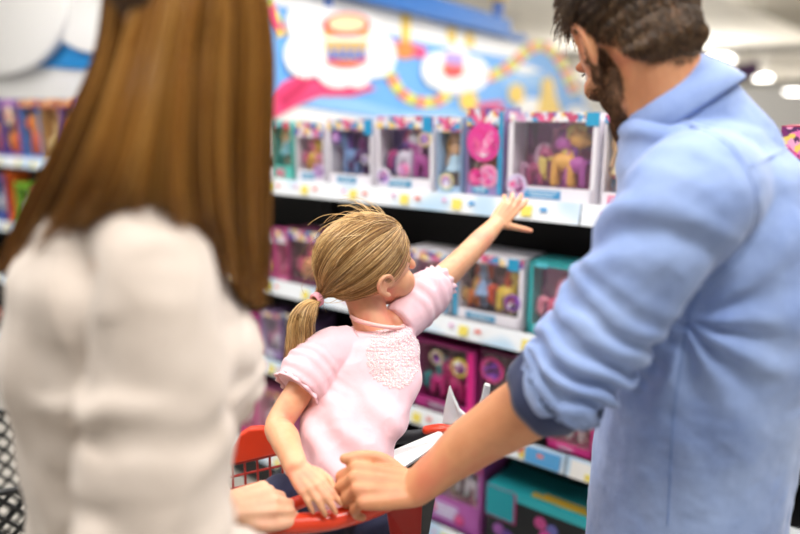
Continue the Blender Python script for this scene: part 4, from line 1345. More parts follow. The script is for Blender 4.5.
# hairline: drop the cap where the face is
keep_front = 0.058 + np.clip(L[:, 2] - 0.03, 0, 0.1) * 0.75 - np.clip(0.02 - L[:, 2], 0, 0.1) * 1.35
inw = np.clip((L[:, 0] - keep_front) / 0.02, 0, 1)
set_co(me, co - no_of(me) * (inw * 0.016)[:, None])
hair = put(me, 'hair', flat('blond_under', '#8d6a3c', 0.6), girl)
paths = []
def hairline_root(u):
    """u in 0..1 from the right temple over the forehead to the left temple and round the nape"""
    return u
R = np.random.default_rng(4)
tie_d = (tie_l - np.array((-0.004, 0, 0.028))); tie_d /= np.linalg.norm(tie_d)
N_S = 3400
for i in range(N_S):
    # roots: on the hairline (half) and anywhere on the scalp (half)
    if R.random() < 0.55:
        a = R.uniform(-PI, PI)      # azimuth, 0 = forward
        fa = abs(a)
        if fa < 0.75: el = 0.52 + 0.10 * R.normal() * 0.5
        elif fa < 1.5: el = 0.52 - (fa - 0.75) / 0.75 * 0.62
        else: el = -0.10 - (fa - 1.5) / 1.6 * 0.62
        el += R.normal() * 0.05
    else:
        a = R.uniform(-PI, PI); el = R.uniform(-0.4, 1.5)
        if abs(a) < 1.3 and el < 0.5: el = R.uniform(0.55, 1.5)
    d0 = np.array((math.cos(el) * math.cos(a), math.cos(el) * math.sin(a), math.sin(el)))
    ang = math.acos(np.clip(d0 @ tie_d, -1, 1))
    if ang < 0.06: continue
    K = 12
    k0 = 1.0 + R.uniform(-0.012, 0.035)
    pts = []
    # swept-back hair sags a little: bias the path upward for the front, downward near the tie
    mid = R.normal(0, 0.05, 3)
    lift = R.uniform(0.0, 0.05) * math.sin(min(ang, 3.1) / 2)
    for j in range(K):
        t = j / (K - 1)
        te = t ** 0.92
        dv = (math.sin((1 - te) * ang) * d0 + math.sin(te * ang) * tie_d) / max(1e-6, math.sin(ang)) if ang < 3.05 else (1 - te) * d0 + te * tie_d + np.array((0, 0, 0.4)) * math.sin(PI * te)
        dv = dv + mid * math.sin(PI * t) * 0.6 * (1 - t * 0.5)
        kk = k0 + 0.02 * math.sin(PI * t) - 0.03 * (1 - t) ** 6
        pl = head_pt(dv, kk)
        if t > 0.8:
            w_ = (t - 0.8) / 0.2
            pl = pl * (1 - w_ * w_) + (tie_l + R.normal(0, 0.0035, 3)) * w_ * w_
        pts.append(np.array(GH.w(*pl)))
    paths.append(np.array(pts))
# wispy flyaways above the crown and at the nape
for i in range(90):
    a = R.uniform(-PI, PI); el = R.uniform(0.75, 1.5) if i < 60 else R.uniform(-0.5, 0.2)
    if i >= 60: a = PI + R.uniform(-1.2, 1.2)
    d0 = np.array((math.cos(el) * math.cos(a), math.cos(el) * math.sin(a), math.sin(el)))
    p0 = head_pt(d0, 1.0); pts = []
    dirv = (tie_d - d0 * (tie_d @ d0)); dirv /= np.linalg.norm(dirv) + 1e-9
    Lh = R.uniform(0.03, 0.075); cu = R.uniform(0.1, 0.34); sd = R.normal(0, 0.25, 3)
    for j in range(8):
        t = j / 7
        pts.append(np.array(GH.w(*(p0 + (dirv + sd) * Lh * t + d0 * (cu * Lh * math.sin(PI * t * 0.8) + 0.004)))))
    paths.append(np.array(pts))
lite, deep = [], []
for q in paths:
    d0 = GH.loc(q[:1])[0]; d0 = d0 / (np.linalg.norm(d0) + 1e-9)
    # streak index round the tie: hairs that lie side by side share a tone
    axx = np.cross(tie_d, np.array((0, 0, 1.0))); axy = np.cross(axx, tie_d)
    an = math.atan2(d0 @ axy, d0 @ axx)
    st = vnoise(np.array([[an * 7.0, 1.7, 4.2]]), 1.0, 12, 3)[0] + R.normal(0, 0.20)
    (deep if st < -0.10 else lite).append(q)
strands(lite, 0.00062, 0.00030, 'hair_strands', m_gh, hair)
strands(deep, 0.00062, 0.00030, 'hair_strands', m_gd, hair)
# ponytail
g = [np.array(P(x, y, Y)) for x, y, Y in ((318, 299, 1.258), (308, 305, 1.238), (301, 322, 1.225), (299, 345, 1.222), (290, 370, 1.225))]
gs, _ = spline([Vector(q) for q in g], [(0.0, 0.0)] * 5, 5)
gs = np.array([tuple(q) for q in gs]); K = len(gs)
paths = []
prof = np.interp(np.linspace(0, 1, K), [0, 0.12, 0.4, 0.75, 1.0], [0.008, 0.015, 0.025, 0.024, 0.011])
for i in range(950):
    th = R.uniform(0, 2 * PI); rad = math.sqrt(R.random()); 
    wv = R.normal(0, 0.0022, 3); endf = R.uniform(0.72, 1.0); ph = R.uniform(0, 6)
    kk = max(5, int(K * endf))
    t = np.linspace(0, 1, K)[:kk]
    offs = np.stack([np.cos(th + 0.5 * t) * rad * prof[:kk], np.sin(th + 0.5 * t) * rad * prof[:kk], np.zeros(kk)], 1)
    pw = gs[:kk] + offs + wv * t[:, None] ** 1.5 * 2.2 + 0.0016 * np.sin(ph + 5 * t)[:, None] * np.array((1, 0.5, 0.2))
    paths.append(pw)
pony = strands([q for i, q in enumerate(paths) if i % 3], 0.00075, 0.0003, 'ponytail', m_gh, girl)
strands(paths[::3], 0.00075, 0.0003, 'ponytail_strands', m_gd, pony)
# elastic band
band = MB()
tdir = (Vector(g[1]) - Vector(g[0])).normalized(); ta = tdir.orthogonal().normalized(); tb = tdir.cross(ta)
for q in (-0.004, 0.0, 0.004):
    ring = [Vector(g[0]) + tdir * (q + 0.003) + (ta * math.cos(2 * PI * k / 24) + tb * math.sin(2 * PI * k / 24)) * 0.0115 for k in range(25)]
    band.tube(ring, 0.0032, 8, cap=False, smooth=False)
band.build('hair_tie', flat('pink_elastic', '#f0a9b8', 0.6), girl, smooth=True)
# ================================================================== the man
MC = Vector((0.485, 1.02, 0))
MW = Vector((0.50, 0.866, 0)); MF = Vector((-0.866, 0.50, 0))     # to his right; to his front
man = empty('person', (MC.x, MC.y, 0))
tag(man, 'bearded dark-haired man in a blue shirt, his hand on the red cart handle', 'person')
m_mskin = skin_mat('man_skin', '#d0936a', '#c2835c', '#cf7f60', 14)
MH = Head(V3(0.355, 1.055, 1.656), (-0.11, 0.88, -0.46), (-0.24, 0.08, 1), 1.05)
b = MB()
MH.shapes(b)
nb = V3(0.412, 1.015, 1.495)
b.tube([MH.w(-0.030, 0, 0.020), MH.w(-0.026, 0, -0.060), nb], [(0.056, 0.054), (0.056, 0.057), (0.066, 0.068)], 24)
def ctr(z, dx=0, dy=0): return Vector((MC.x + dx, MC.y + dy, z))
def torso(mb, rows, grow=0.0, n=64, sub=5, pw=2.3):
    loft(mb, [ctr(z, dx, dy) for z, hw, hd, dx, dy in rows], [(MW * (hw + grow), MF * (hd + grow)) for z, hw, hd, dx, dy in rows], n, sub=sub, pw=pw)
mrows = [(0.84, 0.165, 0.125, 0.0, 0.0), (0.95, 0.160, 0.120, 0, 0), (1.08, 0.155, 0.115, 0, 0), (1.22, 0.168, 0.125, 0.005, 0), (1.35, 0.175, 0.125, 0.0, 0), (1.43, 0.160, 0.110, -0.022, 0), (1.49, 0.090, 0.075, -0.055, 0.0)]
torso(b, mrows, -0.012)
S_L = ctr(1.44, -0.02) - MW * 0.185
E_L = P(566, 380, 0.875); Wr = P(416, 488, 0.945)
S_R = ctr(1.44, -0.02) + MW * 0.185
E_R = S_R + V3(0.03, 0.01, -0.29); W_R = E_R + V3(-0.03, 0.05, -0.24)
mid = P(473, 442, 0.94); mid2 = P(522, 411, 0.915)
b.tube([ctr(1.43) - MW * 0.1, S_L, S_L.lerp(E_L, 0.5), E_L, mid2, mid, mid.lerp(Wr, 0.6), Wr],
       [0.062, 0.062, 0.053, 0.047, 0.0475, 0.041, 0.0315, (0.0245, 0.031)], 26)
kn = P(352, 485, 0.935)
mt = hand(b, Wr, kn - Wr, (-0.10, -0.52, 0.85), True, 0.190, [(52, 40, 24), (60, 42, 28), (64, 44, 30), (66, 46, 30)],
     [(0.08, 0.12, -0.06), (0.26, 0.26, -0.05), (0.44, 0.27, -0.01), (0.60, 0.235, 0.0)], spread=(0.05, 0.0, -0.04, -0.08))
b.tube([ctr(1.43) + MW * 0.1, S_R, S_R.lerp(E_R, 0.5), E_R, E_R.lerp(W_R, 0.4), W_R], [0.062, 0.062, 0.053, 0.046, 0.044, (0.024, 0.031)], 20)
hand(b, W_R, W_R - E_R, (0.7, 0.7, 0), False, 0.190, [(20, 30, 20)] * 4, [(0.08, 0.12, -0.06), (0.26, 0.28, -0.08), (0.42, 0.36, -0.1), (0.54, 0.38, -0.12)])
for sx in (-1, 1):
    hp = ctr(0.88) + MW * (sx * 0.09); kne = ctr(0.48) + MW * (sx * 0.11) + MF * 0.02; an = ctr(0.09) + MW * (sx * 0.12)
    b.tube([hp, hp.lerp(kne, 0.5), kne, kne.lerp(an, 0.35) - MF * 0.02, an], [0.095, 0.080, 0.058, 0.056, 0.038], 18)
    b.tube([an + ZT * -0.03, an + MF * 0.10 + ZT * -0.05, an + MF * 0.17 + ZT * -0.055], [0.034, 0.030, 0.024], 12)
me = union(b, 0.0030, 5, 0.5)
mbody = put(me, 'body', m_mskin, man)
MH.eyes(man)
mco = co_of(me); mno = no_of(me); ML = MH.loc(mco)

# finger nails of the thumb and tendons are left to the skin; trousers and shoes below the frame
b = MB()
loft(b, [ctr(0.98), ctr(0.9), ctr(0.82)], [(MW * 0.166, MF * 0.13), (MW * 0.165, MF * 0.126), (MW * 0.165, MF * 0.124)], 40)
for sx in (-1, 1):
    hp = ctr(0.86) + MW * (sx * 0.088); kne = ctr(0.48) + MW * (sx * 0.11) + MF * 0.02; an = ctr(0.07) + MW * (sx * 0.12)
    b.tube([hp, hp.lerp(kne, 0.5), kne, an], [0.092, 0.088, 0.074, 0.064], 22)
put(union(b, 0.007, 5), 'trousers', cloth_mat('dark_denim', '#1a2238', '#2a3550', 0.85, 700, 0.3), man)
for sx in (-1, 1):
    s = MB(); shoe(s, ctr(0) + MW * (sx * 0.12) + MF * 0.03, MF, 0.28)
    s.build('shoe', flat('brown_leather', '#4a3222', 0.4), man, smooth=True)

# shirt --------------------------------------------------------------------
m_shirt = cloth_mat('chambray', '#6f88bf', '#9db3de', 0.85, 1300, 0.3, 60, 0.0016, 0.25, 10)
b = MB()
srows = [(0.79, 0.188, 0.150, 0.004, 0), (0.90, 0.185, 0.148, 0.004, 0), (1.02, 0.182, 0.150, 0.008, 0), (1.16, 0.188, 0.155, 0.016, 0), (1.28, 0.194, 0.158, 0.016, 0), (1.38, 0.188, 0.150, 0.004, 0), (1.46, 0.170, 0.132, -0.012, 0), (1.52, 0.128, 0.104, -0.044, 0), (1.552, 0.080, 0.074, -0.070, 0.002)]
torso(b, srows, 0.0, 96, 6, 2.35)
na = V3(-0.58, 0.25, 0.78).normalized()
cc = P(670, 111, 1.025)
b.tube([ctr(1.38, -0.01), ctr(1.47, -0.03), cc - na * 0.022, cc + na * 0.003], [0.12, 0.115, 0.092, 0.084], 48, cap=False, sub=5)
cuffL = mid2.lerp(E_L, 0.88)
b.tube([ctr(1.44) - MW * 0.08, S_L + ZT * 0.004, S_L.lerp(E_L, 0.4), S_L.lerp(E_L, 0.8), E_L, cuffL],
       [0.084, 0.083, 0.075, 0.072, 0.068, 0.060], 56, sub=8)
b.tube([ctr(1.44) + MW * 0.08, S_R, S_R.lerp(E_R, 0.5), E_R, E_R.lerp(W_R, 0.25)], [0.084, 0.082, 0.072, 0.066, 0.058], 40, sub=6)
me = union(b, 0.0034, 8, 0.5)
for _ in range(1):
    co = co_of(me); no = no_of(me)
    dS, tS = seg_dist(co, S_L, E_L)
    dE, tE = seg_dist(co, E_L, cuffL)
    # along-sleeve coordinate, shoulder 0 - elbow 1 - cuff 1.4
    a = np.where(dE < dS, 1 + 0.45 * tE, tS)
    dist = np.minimum(dS, dE)
    onsl = np.clip((0.125 - dist) / 0.03, 0, 1)
    axis = np.array((E_L - S_L).normalized())
    side = np.array((-0.3, -0.9, 0.25))
    w1 = vnoise(co, 11, 21, 2); w2 = vnoise(co, 6, 22, 1)
    phase = a * 9.5 + 0.9 * w1 + 5.0 * (co @ np.array((0.55, 0.2, 0.5)))
    f = np.sin(2 * PI * phase)
    sharp = np.sign(f) * np.abs(f) ** 0.6
    amp = np.clip((a - 0.40) / 0.55, 0, 1) ** 1.0 * 0.0160
    d = sharp * amp * onsl * (0.65 + 0.5 * w2)
    # softer diagonal pulls across the upper sleeve
    ph2 = co @ np.array((3.5, 2.0, 7.5)) + 0.9 * vnoise(co, 7, 31, 2)
    d += 0.0065 * np.sin(2 * PI * ph2) * onsl * np.clip(a / 0.15, 0, 1) * np.clip((0.75 - a) / 0.3, 0, 1)
    # body of the shirt: long shallow drapes running from armpit to hem
    body_m = 1 - onsl
    g_ = ridges(co, (7.5, 7.5, 3.2), 41)
    d += 0.0085 * g_ * body_m * np.clip((1.47 - co[:, 2]) / 0.2, 0.15, 1)
    ap = np.array(S_L + ZT * -0.16)
    rel = co - ap
    rr_ = np.linalg.norm(rel, axis=1)
    ang = np.arctan2(rel[:, 2], rel @ np.array(MF))
    d += 0.0070 * np.sin(ang * 11 + 2 * w1) * np.clip((0.22 - rr_) / 0.16, 0, 1) * body_m
    d += 0.0016 * vnoise(co, 45, 51, 2)
    set_co(me, co + no * d[:, None])
shirt = put(me, 'shirt', m_shirt, man)
mbv = bvh_of(me)
m_seam = flat('chambray_seam', '#5f80b8', 0.85)
arm_pix = [(664, 118), (690, 124), (712, 132), (730, 144), (744, 162), (755, 185), (758, 208), (752, 234), (738, 256), (718, 274), (697, 290)]
def strip(pix, w, name, mat, lift=0.0008, step=5):
    """flat felled seam lying on the shirt"""
    pts = []
    for i in range(len(pix) - 1):
        (xa, ya), (xb, yb) = pix[i], pix[i + 1]
        k = max(1, int(math.hypot(xb - xa, yb - ya) / step))
        for j in range(k):
            h, n = hit(mbv, xa + (xb - xa) * j / k, ya + (yb - ya) * j / k, 0)
            if h is not None and (not pts or (h - pts[-1][0]).length < 0.04):
                pts.append((h, n))
    if len(pts) < 3: return
    # even out
    H_ = [pts[0][0]] + [(pts[i - 1][0] + pts[i][0] * 2 + pts[i + 1][0]) / 4 for i in range(1, len(pts) - 1)] + [pts[-1][0]]
    rings = []
    for i, (h, n) in enumerate(pts):
        h = H_[i]
        t = (H_[min(i + 1, len(H_) - 1)] - H_[max(i - 1, 0)]).normalized()
        s = t.cross(n).normalized()
        rings.append([h - s * w - n * 0.001, h - s * w * 0.8 + n * lift, h + s * w * 0.8 + n * lift, h + s * w - n * 0.001])
    MB().rings(rings).build(name, mat, man, smooth=True)
strip(arm_pix, 0.0035, 'armhole_seam', m_shirt, 0.0016)
strip([(697, 290), (688, 312), (681, 345), (676, 380), (671, 420), (668, 470), (665, 532)], 0.0042, 'side_seam', m_shirt, 0.0018)
strip([(748, 168), (765, 158), (785, 150), (799, 147)], 0.003, 'yoke_seam', m_shirt, 0.0015)
for off in (-2.2, 2.2):
    seam(mbv, [(x + off, y) for x, y in ((697, 292), (688, 312), (681, 345), (676, 380), (671, 420), (668, 470), (665, 532))], 0.0007, 'stitching', m_seam, man, 0.0006)
seam(mbv, [(x + 2.5, y + 1.5) for x, y in arm_pix], 0.0007, 'stitching', m_seam, man, 0.0006)

# rolled cuff: navy inside turned out
ax_ = (mid2 - E_L).normalized()
c0 = cuffL - ax_ * 0.006
ca = (V3(0, 0, 1) - ax_ * ax_.z).normalized(); cb2 = ax_.cross(ca)
def cuff_rings(c0, prof, wob=0.0025, seed=0.0, tilt=0.0):
    rings = []
    for t, r in prof:
        row = []
        for k in range(72):
            th = 2 * PI * k / 72
            q = wob * (math.sin(3 * th + seed) + 0.6 * math.sin(7 * th + 2 * seed + t * 60))
            row.append(c0 + ax_ * (t + q * 0.5 + tilt * math.cos(th)) + (ca * math.cos(th) + cb2 * math.sin(th)) * (r + q))
        rings.append(row)
    return rings
m_navy = cloth_mat('navy_lining', '#1c2748', '#2b3a63', 0.85, 1200, 0.2, 60, 0.0015)
MB().rings(cuff_rings(c0, [(0.0, 0.0615), (0.004, 0.0655), (0.020, 0.0655), (0.044, 0.064), (0.054, 0.060), (0.046, 0.0545), (0.01, 0.053)], 0.0022, 1.0), close=False).build('rolled_cuff', m_navy, man, smooth=True)
MB().rings(cuff_rings(c0 - ax_ * 0.014, [(0.0, 0.066), (0.004, 0.0715), (0.012, 0.071), (0.016, 0.067), (0.010, 0.062)], 0.003, 2.2), close=False).build('cuff_fold', m_shirt, man, smooth=True)
# collar ---------------------------------------------------------------------
cf = (MF - na * MF.dot(na)).normalized(); cl = na.cross(cf)
rings = []
NT_ = 60
for k in range(NT_ + 1):
    th = math.radians(22 + (338 - 22) * k / NT_)      # opens at the front
    o = cf * math.cos(th) + cl * math.sin(th)
    bk = 0.5 - 0.5 * math.cos(th)                      # 1 at the nape
    r0 = 0.073 + 0.004 * bk
    hgt = 0.018 + 0.024 * bk
    spread = 0.012 + 0.006 * bk
    base = cc + o * r0
    wv = 0.002 * math.sin(5 * th)
    top = base + na * hgt - o * 0.004
    rings.append([base - na * 0.016, base - o * 0.0025 + na * hgt * 0.5, top - o * 0.001, top + na * 0.003 + o * 0.002, top + o * 0.006 - na * 0.001,
                  base + o * (spread * 0.7 + 0.004 + wv) + na * (hgt * 0.35), base + o * (spread + 0.012 + wv) - na * (0.012 + 0.010 * bk), base + o * (spread + 0.008 + wv) - na * (0.016 + 0.010 * bk), base + o * (spread * 0.6) + na * hgt * 0.2, base + o * 0.004 - na * 0.016])
MB().rings(rings).build('collar', m_shirt, man, smooth=True)
h, n = hit(mbv, 541, 383, 0.0) 
# button on the cuff
bp = c0 + ax_ * 0.02 + (ca * math.cos(2.6) + cb2 * math.sin(2.6)) * 0.066
bn = (ca * math.cos(2.6) + cb2 * math.sin(2.6))
MB().disc(bp, 0.0052, bn, 0.0025, 20).build('cuff_button', flat('button_grey', '#8d93a6', 0.25), man)

# hair -------------------------------------------------------------------------
R = np.random.default_rng(8)
m_mh = hair_mat('dark_brown_hair', ['#2f2015', '#433021', '#584029', '#74563a', '#382716', '#8a6a48'], 0.42)
m_mu = flat('dark_hair_under', '#33241a', 0.75, noise=0.3, nscale=60)
# scalp region as faces of the head surface
def scalp_w(L):
    """>0 where hair grows"""
    x, y, z = L[:, 0], L[:, 1], L[:, 2]
    front = 0.066 - np.clip((0.066 - z) * 1.7, 0, 0.088)          # hairline from the forehead back over the temples
    low = -0.078 + np.clip(x + 0.075, 0, 1) * 1.7            # nape rises toward the ears
    return np.minimum(front - x, z - low)
W_ = scalp_w(ML)
near = (np.linalg.norm(ML - np.array((0, 0, 0.02)), axis=1) < 0.150)
cand = np.where(near & (W_ > 0))[0]
Ln = mno @ np.array(MH.M)
paths = []
for i in R.choice(cand, 10000):
    L = ML[i]; n = Ln[i]
    if n @ (L - np.array((0, 0, 0.02))) < 0 and L[0] > -0.02: continue
    if abs(L[1]) > 0.078 and -0.045 < L[2] < 0.045 and L[0] > -0.045: continue     # ear
    top = np.clip((L[2] - 0.02) / 0.07, 0, 1)
    frontness = np.clip((L[0] + 0.02) / 0.08, 0, 1)
    ed = np.clip(W_[i] / 0.045, 0.0, 1)
    Lh = (0.006 + 0.012 * ed) + 0.024 * top * ed + 0.016 * top * frontness
    tang = np.array((0.35 + 0.9 * top * (1 if L[0] > -0.03 else -0.2), 0.5 * np.sign(L[1]) * top, -0.95 * (1 - top) - 0.1))
    if L[0] < -0.05: tang = np.array((0.0, 0.3 * np.sign(L[1]) * 0.3, -1.0))
    swirl = 0.9 * np.array((math.sin(L[1] * 90 + L[2] * 40), math.cos(L[0] * 85 + L[2] * 30), math.sin(L[0] * 60 - L[1] * 70))) * (0.3 + 0.7 * top)
    tang = tang + swirl * 0.7 + R.normal(0, 0.22, 3)
    tang -= n * (tang @ n); tang /= np.linalg.norm(tang) + 1e-9
    up = 0.45 + 0.45 * top * ed + R.uniform(-0.1, 0.15)
    up *= (0.35 + 0.65 * ed) * (0.45 if L[0] < -0.04 and top < 0.6 else 1.0)
    if n[2] < -0.25 and L[0] < 0: up = max(up, 0.75)
    pts = []
    for j in range(6):
        t = j / 5
        p = L - n * 0.001 + tang * Lh * t + n * Lh * up * math.sin(t * 1.9) * 0.75
        p = p + np.array((0.004, 0.004, 0.0)) * math.sin(t * 5 + L[1] * 120) * top * t
        pts.append(np.array(MH.w(*p)))
    paths.append(np.array(pts))
# the forelock that stands over the brow
for i in range(500):
    y = R.uniform(-0.06, 0.066); z = 0.085 + R.normal(0, 0.012); x = 0.066 - abs(y) * 0.35 + R.normal(0, 0.006)
    pts = []
    cu = R.uniform(0.8, 1.5); Lh = R.uniform(0.018, 0.032); yd = R.normal(0.1, 0.3)
    for j in range(7):
        t = j / 6
        a = 0.9 - cu * 1.6 * t
        pts.append(np.array((x + Lh * t * 0.95, y + yd * Lh * t, z + Lh * 0.5 * math.sin(a + 0.6) * t - 0.008 * t * t)))
    paths.append(np.array([np.array(MH.w(*p)) for p in pts]))
# short wavy under-volume so the scalp never shows through
cm = MB()
sub = [i for i in R.choice(cand, 1500)]
for i in sub:
    L = ML[i]; n = Ln[i]
    if n @ (L - np.array((0, 0, 0.02))) < 0: continue
    if abs(L[1]) > 0.076 and -0.05 < L[2] < 0.045 and L[0] > -0.05: continue
    ed = np.clip(W_[i] / 0.05, 0.0, 1); top = np.clip((L[2] - 0.02) / 0.07, 0, 1)
    if ed < 0.45 or L[2] < 0.035: continue
    r = (0.004 + 0.007 * ed * (0.4 + 0.6 * top))
    cm.ell(MH.w(*(L + n * (r * 0.25 + 0.006 * top * ed))), (r * 1.3, r * 1.3, r * 1.3), None, 8, 6)
hairm = put(union(cm, 0.0035, 4), 'hair', m_mu, man)
strands(paths, 0.00095, 0.0004, 'hair_strands', m_mh, hairm)
# beard: short dense stubble over jaw, cheek and chin, and the sideburn
m_beard = hair_mat('beard_hair', ['#3a2413', '#54361e', '#6e4a2a', '#4a2f1a', '#845c38'], 0.5)
x, y, z = ML[:, 0], ML[:, 1], ML[:, 2]
top_line = -0.022 + np.clip(0.050 - x, 0, 1) * 0.5 - np.clip(x - 0.06, 0, 1) * 0.5
front_m = (z < top_line)
bear = near_b = (np.linalg.norm(ML - np.array((0.02, 0, -0.05)), axis=1) < 0.12) & front_m & (x > -0.020 + np.clip(-0.06 - z, 0, 1) * 0.5) & (z > -0.128)
moust = (np.abs(y) < 0.034) & (x > 0.085) & (z < -0.046) & (z > -0.062)
sideb = (np.abs(y) > 0.055) & (x > 0.008) & (x < 0.030) & (z < 0.03) & (z > -0.06)
notlip = ~((np.abs(y) < 0.022) & (x > 0.085) & (z < -0.058) & (z > -0.082))
cand = np.where((bear | moust | sideb) & notlip)[0]
paths = []
for i in R.choice(cand, 17000):
    L = ML[i]; n = Ln[i]
    tang = np.array((0.35, 0, -1.0)) + R.normal(0, 0.35, 3)
    tang -= n * (tang @ n); tang /= np.linalg.norm(tang) + 1e-9
    fade = np.clip((top_line[i] - L[2]) / 0.02, 0.35, 1)
    Lh = R.uniform(0.004, 0.0085) * fade
    pts = [np.array(MH.w(*(L - n * 0.0006 + tang * Lh * t + n * Lh * 0.42 * t * (1.2 - 0.5 * t)))) for t in (0, 0.35, 0.7, 1)]
    paths.append(np.array(pts))
strands(paths, 0.00052, 0.0003, 'beard', m_beard, man)
# ================================================================== the woman
WC = Vector((-0.335, 0.765, 0))
WF = Vector((0.80, 0.60, 0)); WW = Vector((0.60, -0.80, 0))        # front; to her right
wom = empty('person', (WC.x, WC.y, 0))
tag(wom, 'woman with long straight brown hair in a cream blouse, seen from behind', 'person')
m_wskin = skin_mat('woman_skin', '#e6b695', '#dda883', '#e2a386')
WH = Head(V3(-0.225, 0.778, 1.655), (0.10, 0.98, -0.06), (0, 0, 1), 0.97)
b = MB()
WH.shapes(b)
def wc(z, d=0.0, e=0.0): return Vector((WC.x, WC.y, z)) + WF * d + WW * e
wn = wc(1.44, 0.0, 0.02)
b.tube([WH.w(-0.025, 0, -0.03), WH.w(-0.03, 0, -0.09), wn], [0.05, 0.05, 0.058], 20)
wrows = [(0.86, 0.175, 0.12, 0), (0.98, 0.160, 0.105, 0), (1.08, 0.135, 0.092, 0.0), (1.18, 0.145, 0.105, 0.0), (1.27, 0.155, 0.118, 0.01), (1.36, 0.155, 0.095, 0.0), (1.42, 0.11, 0.07, 0)]
loft(b, [wc(z, d) for z, hw, hd, d in wrows], [(WW * hw, WF * hd) for z, hw, hd, d in wrows], 36)
for s in (-1, 1):
    b.ell(wc(1.25, 0.075, s * 0.068), (0.054, 0.056, 0.060))
SR = wc(1.40, 0, 0.155); ER = wc(1.10, -0.03, 0.20); WR_ = wc(0.93, 0.16, 0.16)
b.tube([wc(1.40, 0, 0.08), SR, SR.lerp(ER, 0.5), ER, ER.lerp(WR_, 0.4), WR_], [0.05, 0.052, 0.043, 0.037, 0.035, 0.025], 18)
hand(b, WR_, WR_ - ER, (0.2, -0.6, 0.5), False, 0.172, [(15, 22, 15)] * 4, [(0.08, 0.12, -0.06), (0.26, 0.26, -0.08), (0.42, 0.32, -0.1), (0.55, 0.32, -0.12)])
SL = wc(1.385, 0, -0.132); wl = P(222, 508, 0.905); EL = SL.lerp(wl, 0.52) + V3(-0.06, 0.02, -0.10)
b.tube([wc(1.40, 0, -0.08), SL, SL.lerp(EL, 0.5), EL, EL.lerp(wl, 0.5), wl], [0.05, 0.052, 0.043, 0.037, 0.034, (0.0225, 0.027)], 18)
hand(b, wl, P(256, 501, 0.925) - wl, (-0.05, -0.55, 0.82), True, 0.152, [(20, 46, 36), (34, 54, 40), (44, 58, 40), (50, 60, 40)],
     [(0.10, 0.10, -0.05), (0.34, 0.24, -0.06), (0.60, 0.26, -0.10), (0.82, 0.20, -0.15)], spread=(0.04, 0, -0.04, -0.08))
for s in (-1, 1):
    hp = wc(0.9, 0, s * 0.085); kne = wc(0.49, 0.02, s * 0.08); an = wc(0.09, 0, s * 0.08)
    b.tube([hp, hp.lerp(kne, 0.5), kne, kne.lerp(an, 0.35) - WF * 0.02, an], [0.092, 0.076, 0.053, 0.052, 0.034], 16)
    b.tube([an + ZT * -0.03, an + WF * 0.09 + ZT * -0.055, an + WF * 0.15 + ZT * -0.06], [0.03, 0.026, 0.02], 12)
put(union(b, 0.0036, 5), 'body', m_wskin, wom)
WH.eyes(wom)
# trousers, shoes
b = MB()
loft(b, [wc(1.0), wc(0.92), wc(0.84)], [(WW * 0.162, WF * 0.112), (WW * 0.178, WF * 0.125), (WW * 0.182, WF * 0.128)], 36)
for s in (-1, 1):
    hp = wc(0.88, 0, s * 0.085); kne = wc(0.49, 0.02, s * 0.08); an = wc(0.07, 0, s * 0.08)
    b.tube([hp, hp.lerp(kne, 0.5), kne, an], [0.100, 0.084, 0.062, 0.05], 20)
put(union(b, 0.007, 5), 'trousers', cloth_mat('grey_denim', '#2c2f38', '#3c404c', 0.85, 700, 0.3), wom)
for s in (-1, 1):
    m = MB(); shoe(m, wc(0, 0.02, s * 0.08), WF, 0.24, 0.04, 0.055)
    m.build('shoe', flat('tan_leather', '#8a6644', 0.4), wom, smooth=True)
# blouse
m_cream = cloth_mat('cream_blouse', '#c3b5a9', '#d9ccc1', 0.8, 1200, 0.2, 40, 0.0016, 0.2)
b = MB()
rows = [(0.90, 0.186, 0.132, -0.015), (0.98, 0.170, 0.116, -0.015), (1.08, 0.150, 0.106, -0.010), (1.18, 0.156, 0.120, 0.0), (1.27, 0.172, 0.142, 0.012), (1.36, 0.168, 0.110, 0.0), (1.42, 0.135, 0.082, 0), (1.455, 0.075, 0.062, 0.0)]
loft(b, [wc(z, d) for z, hw, hd, d in rows], [(WW * hw, WF * hd) for z, hw, hd, d in rows], 64)
for s in (-1, 1):
    b.ell(wc(1.245, 0.078, s * 0.068), (0.062, 0.064, 0.070))
b.tube([wc(1.405, 0, 0.07), SR + ZT * 0.006, SR.lerp(ER, 0.45), ER, ER.lerp(WR_, 0.5), ER.lerp(WR_, 0.95)], [0.048, 0.048, 0.065, 0.069, 0.058, 0.036], 40, sub=6)
b.tube([wc(1.405, 0, -0.07), SL + ZT * 0.006, SL.lerp(EL, 0.45), EL, EL.lerp(wl, 0.5), EL.lerp(wl, 0.80)], [0.066, 0.070, 0.068, 0.064, 0.05, 0.034], 40, sub=6)
me = union(b, 0.0042, 6)
co = co_of(me); no = no_of(me)
d = fold(co, SR, ER, 4.5, 0.011, 61, 0.0, 0.4, 0.12, 5, (0.5, 0.3, 0.2)) + 0.009 * ridges(co, (8, 8, 4), 62)
gz = np.clip(1 - np.abs(co[:, 2] - 1.20) / 0.10, 0, 1)
d += 0.003 * np.sin(co[:, 2] * 2 * PI * 38 + 2 * vnoise(co, 12, 64, 2)) * gz * np.clip((((co - np.array(wc(1.2))) @ np.array(WF)) - 0.05) / 0.05, 0, 1)
set_co(me, co + no * d[:, None])
put(me, 'blouse', m_cream, wom)
